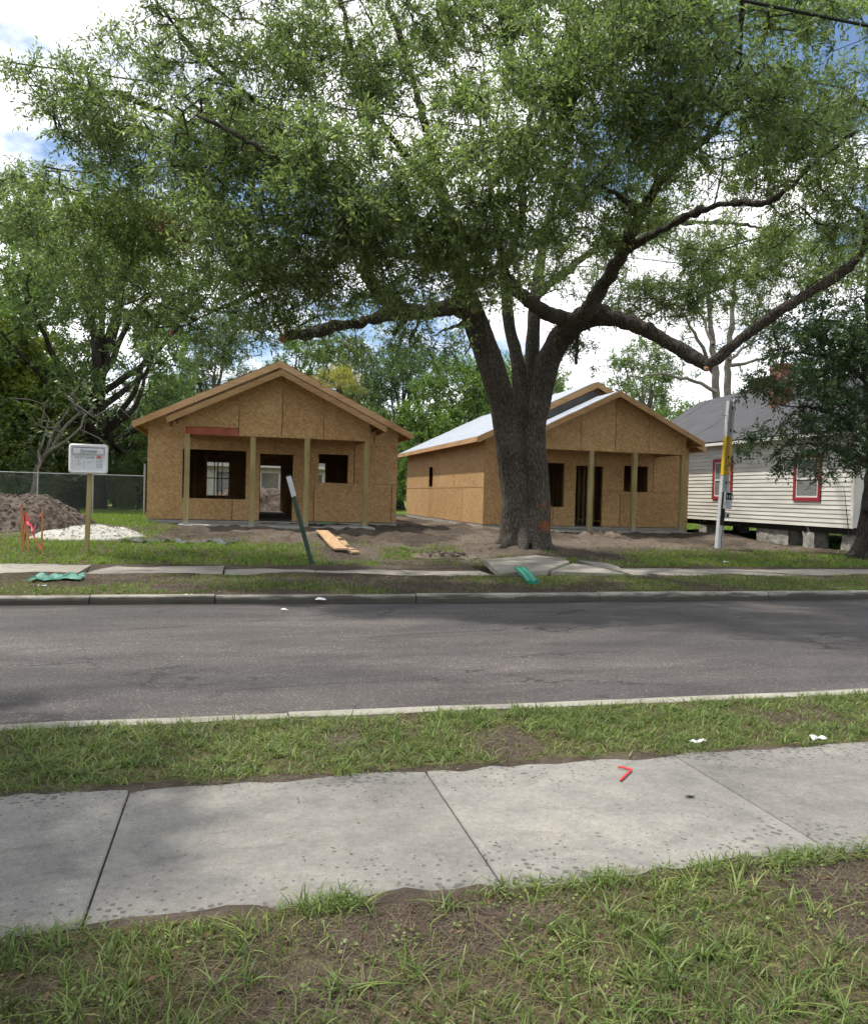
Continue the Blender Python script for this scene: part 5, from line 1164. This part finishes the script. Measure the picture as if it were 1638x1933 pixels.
pa, pb, pc_, pd = P(607, 1012, 20.3), P(656, 1047, 17.4), P(632, 1013, 20.2), P(672, 1046, 17.5)
plank((pa[0], 20.3), (P(644, 1046, 17.4)[0], 17.4), .30, 'wider plank with a wavy edge, left of the two before the first porch')
plank((pc_[0]+.02, 20.0), (pd[0]-.03, 17.35), .16, 'narrower plank, right of the two before the first porch')
M['greenplast'] = simple('green_plastic', (.0, .18, .11), (.01, .26, .17), 4, .4, .1)
def debris():
    a = np.array([5.33, 14.25, .25]); b = np.array([5.06, 12.85, .135]); d = unit(b-a); s = unit(np.cross(d, [0, 0, 1.])); u_ = np.cross(s, d); mb = MB()
    prof = [(-.10, -.02), (-.10, .03), (-.05, .045), (-.02, .02), (.02, .02), (.05, .045), (.10, .03), (.10, -.02), (.07, -.025), (-.07, -.025)]; n = len(prof)
    for p in (a, (a+b)/2+u_*.02, b):
        for q in prof: mb.v.append(tuple(p+s*q[0]+u_*q[1]))
    for k in range(2): mb.f += [(k*n+q, k*n+(q+1) % n, (k+1)*n+(q+1) % n, (k+1)*n+q) for q in range(n)]
    mb.f += [tuple(range(n))[::-1], tuple(2*n+q for q in range(n))]
    tag(mb.build('green_channel', M['greenplast']), 'green plastic channel lying from the heaved slab onto the verge', 'debris')
    r = np.random.default_rng(5); nx, ny = 16, 8; p0 = P(55, 1096, 13.3); x0 = p0[0]; mb = MB()
    for j in range(ny):
        for i in range(nx):
            X = x0+.74*i/(nx-1); Y = 13.25+.45*j/(ny-1)+.15*i/nx+.06*math.sin(i*.8); mb.v.append((X+r.normal()*.012, Y+r.normal()*.012, float(gz(X, Y))+.03+.07*abs(math.sin(i*.75+j*.5))*(j/(ny-1)*.7+.3)+r.normal()*.008))
    for j in range(ny-1):
        for i in range(nx-1): mb.f.append((j*nx+i, j*nx+i+1, (j+1)*nx+i+1, (j+1)*nx+i))
    o = mb.build('green_tarp', simple('faded_green_tarp', (.03, .15, .11), (.10, .27, .21), 5, .5, .3, .01)); o.modifiers.new('s', 'SOLIDIFY').thickness = .004; tag(o, 'crumpled green plastic sheet on the far verge at the left', 'debris')
    # black silt cloth along the sand
    mb = MB(); nx, ny = 40, 5; a = P(225, 1024, 18.9)
    for j in range(ny):
        for i in range(nx):
            X = a[0]+2.6*i/(nx-1); Y = 18.75+.35*j/(ny-1)+.12*math.sin(i*.5); mb.v.append((X, Y, float(gz(X, Y))+.02+.07*max(0, math.sin(i*.9+j))*r.uniform(.3, 1)))
    for j in range(ny-1):
        for i in range(nx-1): mb.f.append((j*nx+i, j*nx+i+1, (j+1)*nx+i+1, (j+1)*nx+i))
    o = mb.build('silt_cloth', simple('black_silt_cloth', (.02, .022, .024), (.07, .075, .08), 5, .6, .3, .01)); o.modifiers.new('s', 'SOLIDIFY').thickness = .003; tag(o, 'torn black silt cloth lying along the bare soil right of the sand pile', 'debris')
debris()
M['straw'] = simple('red_straw', (.62, .03, .03), (.70, .05, .05), 5, .35, 0)
tag(MB().tube([(2.135, 4.005, .024), (2.21, 4.08, .025), (2.285, 4.155, .024), (2.272, 4.178, .024), (2.235, 4.205, .027), (2.225, 4.212, .027)], .006, 8).build('drinking_straw', M['straw'], None, True), 'bent red drinking straw on the near sidewalk', 'straw')
def litter(px, py, z, s, lab, kind, m=None, name='litter_scrap'):
    d = cf+cr*(px-819)/FPX-cu*(py-966.5)/FPX; p = np.array([0, 0, CAMH])+d*((z-CAMH)/d[2]); r = np.random.default_rng(int(px)); mb = MB(); n = 5
    z0 = max(float(gz(p[0], p[1])), .0)+.02
    for j in range(n):
        for i in range(n): mb.v.append((p[0]+s*(i/(n-1)-.5)*1.4+r.normal()*s*.06, p[1]+s*(j/(n-1)-.5)*.6+r.normal()*s*.05, z0+abs(r.normal())*s*.14))
    for j in range(n-1):
        for i in range(n-1): mb.f.append((j*n+i, j*n+i+1, (j+1)*n+i+1, (j+1)*n+i))
    o = mb.build(name, m or M['plastic'], None, True); o.modifiers.new('s', 'SOLIDIFY').thickness = .002; return tag(o, lab, 'litter', kind)
litter(1317, 1400, .03, .07, 'white scrap of paper in the near grass verge, left of two', 'paper scraps'); litter(1542, 1394, .03, .085, 'pale crumpled scrap on the near verge, right of two', 'paper scraps')
litter(605, 1138, -.02, .11, 'white flattened cup in the far gutter', 'paper scraps'); litter(521, 1137, -.02, .10, 'small pale scrap in the far gutter left of the cup', 'paper scraps'); litter(350, 1137, -.02, .12, 'pale lump in the far gutter near the kerb joint', 'paper scraps')
litter(537, 1156, -.01, .07, 'tiny white scrap on the asphalt below the leaning post', 'paper scraps'); litter(80, 1108, .1, .08, 'white wrapper on the far verge under the green sheet', 'paper scraps'); litter(1302, 1507, .012, .03, 'small black scrap on the near sidewalk', 'paper scraps', M['black'])
litter(1370, 1125-62, .18, .09, 'white scrap in the grass right of the power pole', 'paper scraps')
for a, b in ((15, 958), (105, 985), (62, 1002)):
    p = P(a, b, 21.5); 
tag(MB().prism([(2.0, Y_, 0) for Y_ in ()] or [(2.55, 24.488, .62), (2.95, 24.488, .60), (3.0, 24.488, .66), (2.6, 24.488, .675)], (0, -.002, 0)).build('paint_mark', gp, bpy.data.objects['house_under_construction']), 'green spray mark on the foundation')

# ------------------------------------------------------------------ overhead wires
M['cable'] = simple('black_cable', (.008, .008, .009), (.016, .016, .018), 5, .6, 0)
def wire(a, b, sag, r_, lab, n=40):
    a = np.array(a, float); b = np.array(b, float); t = np.linspace(0, 1, n); p = a+(b-a)*t[:, None]; p[:, 2] -= sag*4*t*(1-t)
    tag(MB().tube(p, r_, 6).build('overhead_wire', M['cable'], None, True), lab, 'wire', 'overhead wires along the street')
wire((-14, 9, 8.45), (26, 9, 8.45), .39, .022, 'thick black cable crossing the top right corner')
wire((-30, 20, 11.2), (40, 20, 12.0), .30, .020, 'black wire entering at the upper left and lost in the oak leaves')
wire((-30, 20, 8.95), (34, 20, 8.5), .35, .012, 'thin wire at the left below the thick one')
wire((-30, 20.5, 9.2), (34, 20.5, 8.4), .2, .006, 'faint thinnest wire at the left above the middle one')
wire((4, 30, 9.2), (32, 30, 9.4), .2, .010, 'thin pale wire behind the oak leaves on the right')

# ------------------------------------------------------------------ chain-link fence, shed, far building
def fence():
    Y = 31.0; x0, x1 = -9.5, -3.27; T = empty('chain_link_fence', (-6, Y, .55), 'chain-link fence with galvanised posts left of the first house', 'fence')
    z0, z1 = .62, 2.07
    MB().tube([(x0, Y, z1-.02), (x1, Y, z1-.02)], .017, 8).build('top_rail', M['galv'], T)
    for x, h in ((x1, 2.5), (-5.05, 2.12), (-6.9, 2.12), (-9.0, 2.12)): MB().tube([(x, Y, .3), (x, Y, h)], .035 if x == x1 else .028, 8).build('fence_post', M['galv'], T)
    mb = MB(); H_ = z1-z0
    for k in np.arange(x0-H_, x1, .10):
        for s in (0, 1):
            a, b = (k, z0), (k+H_, z1)
            if a[0] < x0: a = (x0, z0+x0-k)
            if b[0] > x1: b = (x1, z0+x1-k)
            if b[0] <= a[0]: continue
            if s: a, b = (a[0], z1-(a[1]-z0)), (b[0], z1-(b[1]-z0))
            mb.beam((a[0], Y+.004*s, a[1]), (b[0], Y+.004*s, b[1]), .003, .003, (0, 1, 0))
    tag(mb.build('wire_mesh', M['galv'], T), kind='stuff')
fence()
M['shed'] = simple('dark_shed_board', (.018, .018, .02), (.04, .04, .042), 3, .8, .2); M['sheds'] = simple('brown_wall', (.10, .055, .04), (.16, .09, .065), 4, .85, .2)
def shed():
    a = P(126, 905, 42); b = P(168, 905, 42); x0, x1 = a[0], b[0]; T = empty('dark_shed', ((x0+x1)/2, 43, .65), 'small dark shed behind the chain-link fence', 'shed')
    for q in range(8):
        w_ = (x1-x0)/8; MB().box(x0+q*w_+.005, x0+(q+1)*w_-.005, 42, 44, .5, 2.35+.01*(q % 2)).build('board', M['shed'], T)
    MB().prism([(x0-.15, 41.8, 2.36), (x1+.15, 41.8, 2.36), ((x0+x1)/2, 41.8, 2.85)], (0, 2.4, 0)).build('roof', M['shingle'], T)
    MB().box(x0+.4, x0+1.1, 41.96, 41.995, .6, 2.1).build('door', M['black'], T)
    p = P(100, 905, 45); q = P(123, 905, 45); T = empty('brown_outbuilding', (p[0], 46, .65), 'brown outbuilding wall left of the dark shed', 'building')
    MB().box(p[0]-2.5, q[0], 45, 48, .4, 2.2).build('wall', M['sheds'], T); MB().prism([(p[0]-2.7, 44.8, 2.2), (q[0]+.2, 44.8, 2.2), (q[0]+.2, 46.5, 2.9), (p[0]-2.7, 46.5, 2.9)], (0, 0, .08)).build('roof', M['shingle'], T)
    MB().box(q[0]-.5, q[0]-.1, 44.97, 44.995, 1.2, 1.8).build('window', M['glass'], T)
shed()
def far_house(x0, x1, Y, lab, door=None):
    T = empty('white_sided_house', ((x0+x1)/2, Y, .65), lab, 'house', 'white-sided houses on the next street'); zb, zt = .8, 3.0
    for k in range(12):
        h = (zt-zb)/12; MB().prism([(x0, Y-.03, zb+k*h), (x0, Y-.008, zb+(k+1)*h+.01), (x0, Y, zb+(k+1)*h+.01), (x0, Y, zb+k*h)], (x1-x0, 0, 0)).build('siding_board', M['whitep'], T)
    MB().box(x0, x1, Y+.001, Y+5, .5, zt).build('wall', M['whitep'], T)
    MB().prism([(x0-.4, Y-.45, zt+.02), (x0-.4, Y+2.5, zt+1.3), (x0-.4, Y+5.45, zt+.02)], (x1-x0+.8, 0, 0)).build('roof', M['shingle'], T)
    MB().box(x0-.4, x1+.4, Y-.49, Y-.452, zt-.1, zt+.06).build('fascia', M['whitep'], T)
    for x in np.arange(x0+1.2, x1-1, 2.4):
        w_ = MB().box(x, x+.9, Y-.045, Y-.031, 1.5, 2.6).build('window', M['glass'], T); MB().box(x-.06, x+.96, Y-.043, Y-.032, 1.43, 1.5).build('sill', M['whitep'], w_)
far_house(-2.2, 6.2, 44.5, 'white-sided house on the next street, seen through the doorway of the first house')
far_house(22, 31, 52, 'white-sided house on the next street, behind the clapboard house')
road2 = MB().box(-70, -3.5, 62.0, 65, .5, .715).build('back_lane', simple('back_lane_surface', (.22, .21, .20), (.32, .31, .29), 2, .9)); road2['kind'] = 'structure'
# blue tarpaulin seen under the clapboard house
def tarp():
    p = PX(1518, 998, 26.0) if False else P(1518, 1000, 30.5); mb = MB(); n = 12; r = np.random.default_rng(8)
    for j in range(n):
        for i in range(n): mb.v.append((p[0]-1.0+2.0*i/(n-1), 30.2+1.2*j/(n-1), .52+.45*math.exp(-((i-5.5)/4)**2-((j-6)/4)**2)+r.normal()*.015))
    for j in range(n-1):
        for i in range(n-1): mb.f.append((j*n+i, j*n+i+1, (j+1)*n+i+1, (j+1)*n+i))
    tag(mb.build('blue_tarp', simple('blue_plastic', (.02, .35, .52), (.10, .5, .62), 3, .4, .2)), 'bright blue tarp glimpsed under the clapboard house between its piers', 'tarp')
tarp()

# ------------------------------------------------------------------ grass, thatch, fallen leaves
def blades(name, X, Y, h, w_, m, seed, lean=.55, label=None, cat='grass', segs=3, kind='stuff', z=None):
    r = np.random.default_rng(seed); n = len(X); a = r.uniform(0, 2*np.pi, n); b = a+r.normal(size=n)*.5+np.pi/2
    Z = (gz(X, Y) if z is None else z)-.006; base = np.stack([X, Y, Z], -1); hh = h*r.uniform(.45, 1.25, n); ww = w_*r.uniform(.6, 1.25, n); ln = lean*r.uniform(.25, 1.6, n)
    dirv = np.stack([np.cos(a), np.sin(a), 0*a], -1); sv = np.stack([np.cos(b), np.sin(b), 0*b], -1); rows = []
    for q in range(segs):
        t = q/segs; c = base+dirv*(hh*ln*t**1.7)[:, None]; c[:, 2] += hh*(t-.38*np.minimum(ln, 1.3)*t**2.2); wd = ww*(1-.65*t)*.5; rows += [c-sv*wd[:, None], c+sv*wd[:, None]]
    tip = base+dirv*(hh*ln)[:, None]; tip[:, 2] += hh*(1-.38*np.minimum(ln, 1.3)); rows.append(tip)
    k = len(rows); V = np.stack(rows, 1).reshape(-1, 3); i = np.arange(n)[:, None]*k; fs = []
    for q in range(segs-1): fs += [i+[2*q, 2*q+1, 2*q+3], i+[2*q, 2*q+3, 2*q+2]]
    fs.append(i+[2*segs-2, 2*segs-1, 2*segs]); F = np.concatenate(fs, 0)
    o = np_mesh(name, V, F, m); return tag(o, label, cat, None, kind)
def scatter(x0, x1, y0, y1, n, seed, mask, clump=0):
    r = np.random.default_rng(seed); X = r.uniform(x0, x1, n); Y = r.uniform(y0, y1, n)
    if clump:
        k = n//clump; cx = r.uniform(x0, x1, k); cy = r.uniform(y0, y1, k); X = np.repeat(cx, clump)+r.normal(size=k*clump)*.028; Y = np.repeat(cy, clump)+r.normal(size=k*clump)*.028
    g = mask(X, Y); keep = r.uniform(0, 1, len(X)) < g; keep &= (Y > y0-.03) & (Y < y1+.03); return X[keep], Y[keep]
# foreground strip
X, Y = scatter(-2.2, 3.4, 1.2, NSW0+.02, 30000, 41, lambda x, y: turf(x, y)**1.5, 11); blades('grass', X, Y, .068, .0072, M['grass'], 1, .8, 'coarse green grass in the foreground below the near sidewalk', segs=4)
X, Y = scatter(-2.2, 3.4, 1.2, NSW0+.0, 15000, 42, lambda x, y: .35+.65*turf(x, y)); blades('ground_cover', X, Y, .03, .004, M['grass'], 2, 1.0, 'short ground cover in the foreground soil', 'ground cover', segs=2)
X, Y = scatter(-2.2, 3.4, 1.2, NSW0, 34000, 43, lambda x, y: 1.0-.45*turf(x, y)); blades('dry_thatch', X, Y, .05, .0035, M['thatch'], 3, 2.6, 'dry straw and dead blades on the foreground soil', 'thatch', segs=2)
r_ = np.random.default_rng(70); tx = r_.uniform(-2, 3.2, 330); ty = r_.uniform(1.3, NSW0-.02, 330); k_ = r_.uniform(0, 1, 330) < turf(tx, ty)+.12; tx = np.repeat(tx[k_], 11); ty = np.repeat(ty[k_], 11)
blades('broad_grass', tx+r_.normal(size=len(tx))*.012, ty+r_.normal(size=len(tx))*.012, .092, .0088, M['grass'], 20, 1.35, 'broad-bladed grass tufts in the foreground', segs=4)
tx = r_.uniform(-3, 6, 420); ty = r_.uniform(NSW1+.02, NK-.05, 420); k_ = r_.uniform(0, 1, 420) < turf(tx, ty); tx = np.repeat(tx[k_], 10); ty = np.repeat(ty[k_], 10)
blades('verge_tufts', tx+r_.normal(size=len(tx))*.014, ty+r_.normal(size=len(tx))*.014, .085, .0095, M['grass'], 21, 1.3, 'broad-bladed grass tufts on the near verge', segs=4)
def weeds(name, x0, x1, y0, y1, n, seed, label):
    r = np.random.default_rng(seed); cx = r.uniform(x0, x1, n); cy = r.uniform(y0, y1, n); k = 9; a = r.uniform(0, 6.28, (n, k)); d = r.uniform(.008, .05, (n, k)); X = (cx[:, None]+np.cos(a)*d).ravel(); Y = (cy[:, None]+np.sin(a)*d).ravel(); Y = np.clip(Y, y0, y1)
    Z = gz(X, Y)+r.uniform(.008, .035, X.shape); a = a.ravel(); s = r.uniform(.008, .017, X.shape)[:, None]; c = np.stack([X, Y, Z], -1); dd = np.stack([np.cos(a), np.sin(a), r.normal(size=len(a))*.25], -1); q = np.stack([-np.sin(a), np.cos(a), r.normal(size=len(a))*.2], -1)
    V = np.stack([c, c+dd*s*.55+q*s*.5, c+dd*s*1.1+q*s*.22, c+dd*s*1.1-q*s*.22, c+dd*s*.55-q*s*.5], 1).reshape(-1, 3); tag(np_mesh(name, V, np.arange(len(V)).reshape(-1, 5), M['grass']), label, 'weeds', None, 'stuff')
weeds('clover', -2, 3.2, 1.3, NSW0-.02, 260, 81, 'low broad-leaved weeds and clover in the foreground grass'); weeds('verge_clover', -3, 6, NSW1+.03, NK-.03, 200, 82, 'low broad-leaved weeds in the near verge')
# ragged fringe over the walk edges
X, Y = scatter(-2.2, 3.6, NSW0-.05, NSW0+.05, 5200, 44, lambda x, y: .9*sstep(.38, .58, fbm(x*2.4, x*0+3, 1., 3)), 9); blades('edge_grass', X, Y, .065, .0072, M['grass'], 4, 1.2, 'tufts of grass leaning over the lower edge of the near sidewalk', segs=4, z=gz(X, np.full_like(Y, NSW0-.06))+.005)
# near verge
X, Y = scatter(-3.2, 6.6, NSW1-.02, NK-.01, 40000, 45, lambda x, y: turf(x, np.clip(y, NSW1+.01, NK))**1.7, 10); blades('verge_grass', X, Y, .066, .0085, M['grass'], 5, 1.05, 'grass verge between the near sidewalk and the road', segs=3, z=gz(X, np.clip(Y, NSW1+.01, NK-.02)))
X, Y = scatter(-3.2, 6.6, NSW1, NK, 26000, 46, lambda x, y: 1-.55*turf(x, y)); blades('verge_thatch', X, Y, .05, .004, M['thatch'], 6, 2.4, 'dry straw among the grass of the near verge', 'thatch', segs=2)
# far verge and lot
X, Y = scatter(-9, 17, FK+.02, FSW0+.03, 66000, 47, lambda x, y: turf(x, np.clip(y, FK+.01, FSW0-.01))**1.2, 10); blades('far_verge_grass', X, Y, .075, .010, M['grass'], 7, .8, 'patchy grass between the far kerb and the far sidewalk', segs=2, z=gz(X, np.clip(Y, FK+.06, FSW0-.02)))
X, Y = scatter(-9, 17, FK+.02, FSW0, 24000, 48, lambda x, y: 1-.5*turf(x, y)); blades('far_verge_thatch', X, Y, .06, .007, M['thatch'], 8, 2.2, 'dry straw on the far verge', 'thatch', segs=2)
X, Y = scatter(-9.5, 21, FSW1-.02, 22.5, 150000, 49, lambda x, y: turf(x, np.maximum(y, FSW1+.01))**1.4, 9); blades('lot_grass', X, Y, .11, .013, M['grass_far'], 9, .6, 'green turf left on the building lot', segs=2, z=gz(X, np.maximum(Y, FSW1+.03)))
X, Y = scatter(-12, -2.2, 22.5, 36, 80000, 50, lambda x, y: turf(x, y)); blades('back_lawn_grass', X, Y, .12, .022, M['grass_far'], 10, .5, 'bright lawn left of the first house', segs=2)
X, Y = scatter(14, 32, 22, 46, 60000, 51, lambda x, y: np.where((x > 16.9) & (x < 24.3) & (y < 31.6), 0, turf(x, y))); blades('side_lawn_grass', X, Y, .12, .03, M['grass_far'], 11, .5, 'lawn beyond the clapboard house', segs=2)
X, Y = scatter(-7, 16.5, FSW1, 24, 26000, 52, lambda x, y: dirt(x, y)*.6+.2); blades('lot_debris', X, Y, .06, .009, M['thatch'], 12, 2.6, 'straw and root bits on the dug soil', 'debris', segs=2)
def fallen(name, x0, x1, y0, y1, n, seed, size, label, onwalk=False):
    r = np.random.default_rng(seed); X = r.uniform(x0, x1, n); Y = r.uniform(y0, y1, n); Z = gz(X, Y) if not onwalk else np.full(n, .019); a = r.uniform(0, 6.28, n); s = size*r.uniform(.5, 1.3, n)
    c = np.stack([X, Y, Z+.006], -1); d = np.stack([np.cos(a), np.sin(a), r.normal(size=n)*.12], -1); q = np.stack([-np.sin(a), np.cos(a), r.normal(size=n)*.15], -1); up = np.array([0, 0, 1.])
    V = np.stack([c-d*s[:, None]*.5, c+q*s[:, None]*.2+up*s[:, None]*.10, c+d*s[:, None]*.5+up*s[:, None]*.08, c-q*s[:, None]*.2+up*s[:, None]*.08], 1).reshape(-1, 3)
    tag(np_mesh(name, V, np.arange(len(V)).reshape(-1, 4), M['leaf_dead']), label, 'leaves', None, 'stuff')
fallen('leaf_crumbs', -2.2, 3.4, 1.2, NSW0+.04, 3200, 68, .016, 'crumbs of dry leaf and bark on the foreground soil'); fallen('fallen_leaves', -2, 3.3, 1.3, NSW0, 150, 61, .05, 'brown fallen leaves in the foreground grass'); fallen('verge_leaves', -3, 6, NSW1, NK, 120, 62, .05, 'brown fallen leaves on the near verge'); fallen('sidewalk_leaves', -1.5, 4, NSW0+.05, NSW1-.03, 60, 63, .028, 'small dry leaves on the near sidewalk', True)
fallen('far_leaves', -8, 16, FK+.1, FSW0, 700, 64, .09, 'brown leaves on the far verge'); fallen('lot_leaves', -6, 16, FSW1, 22, 900, 65, .10, 'brown leaves and chips on the lot soil')
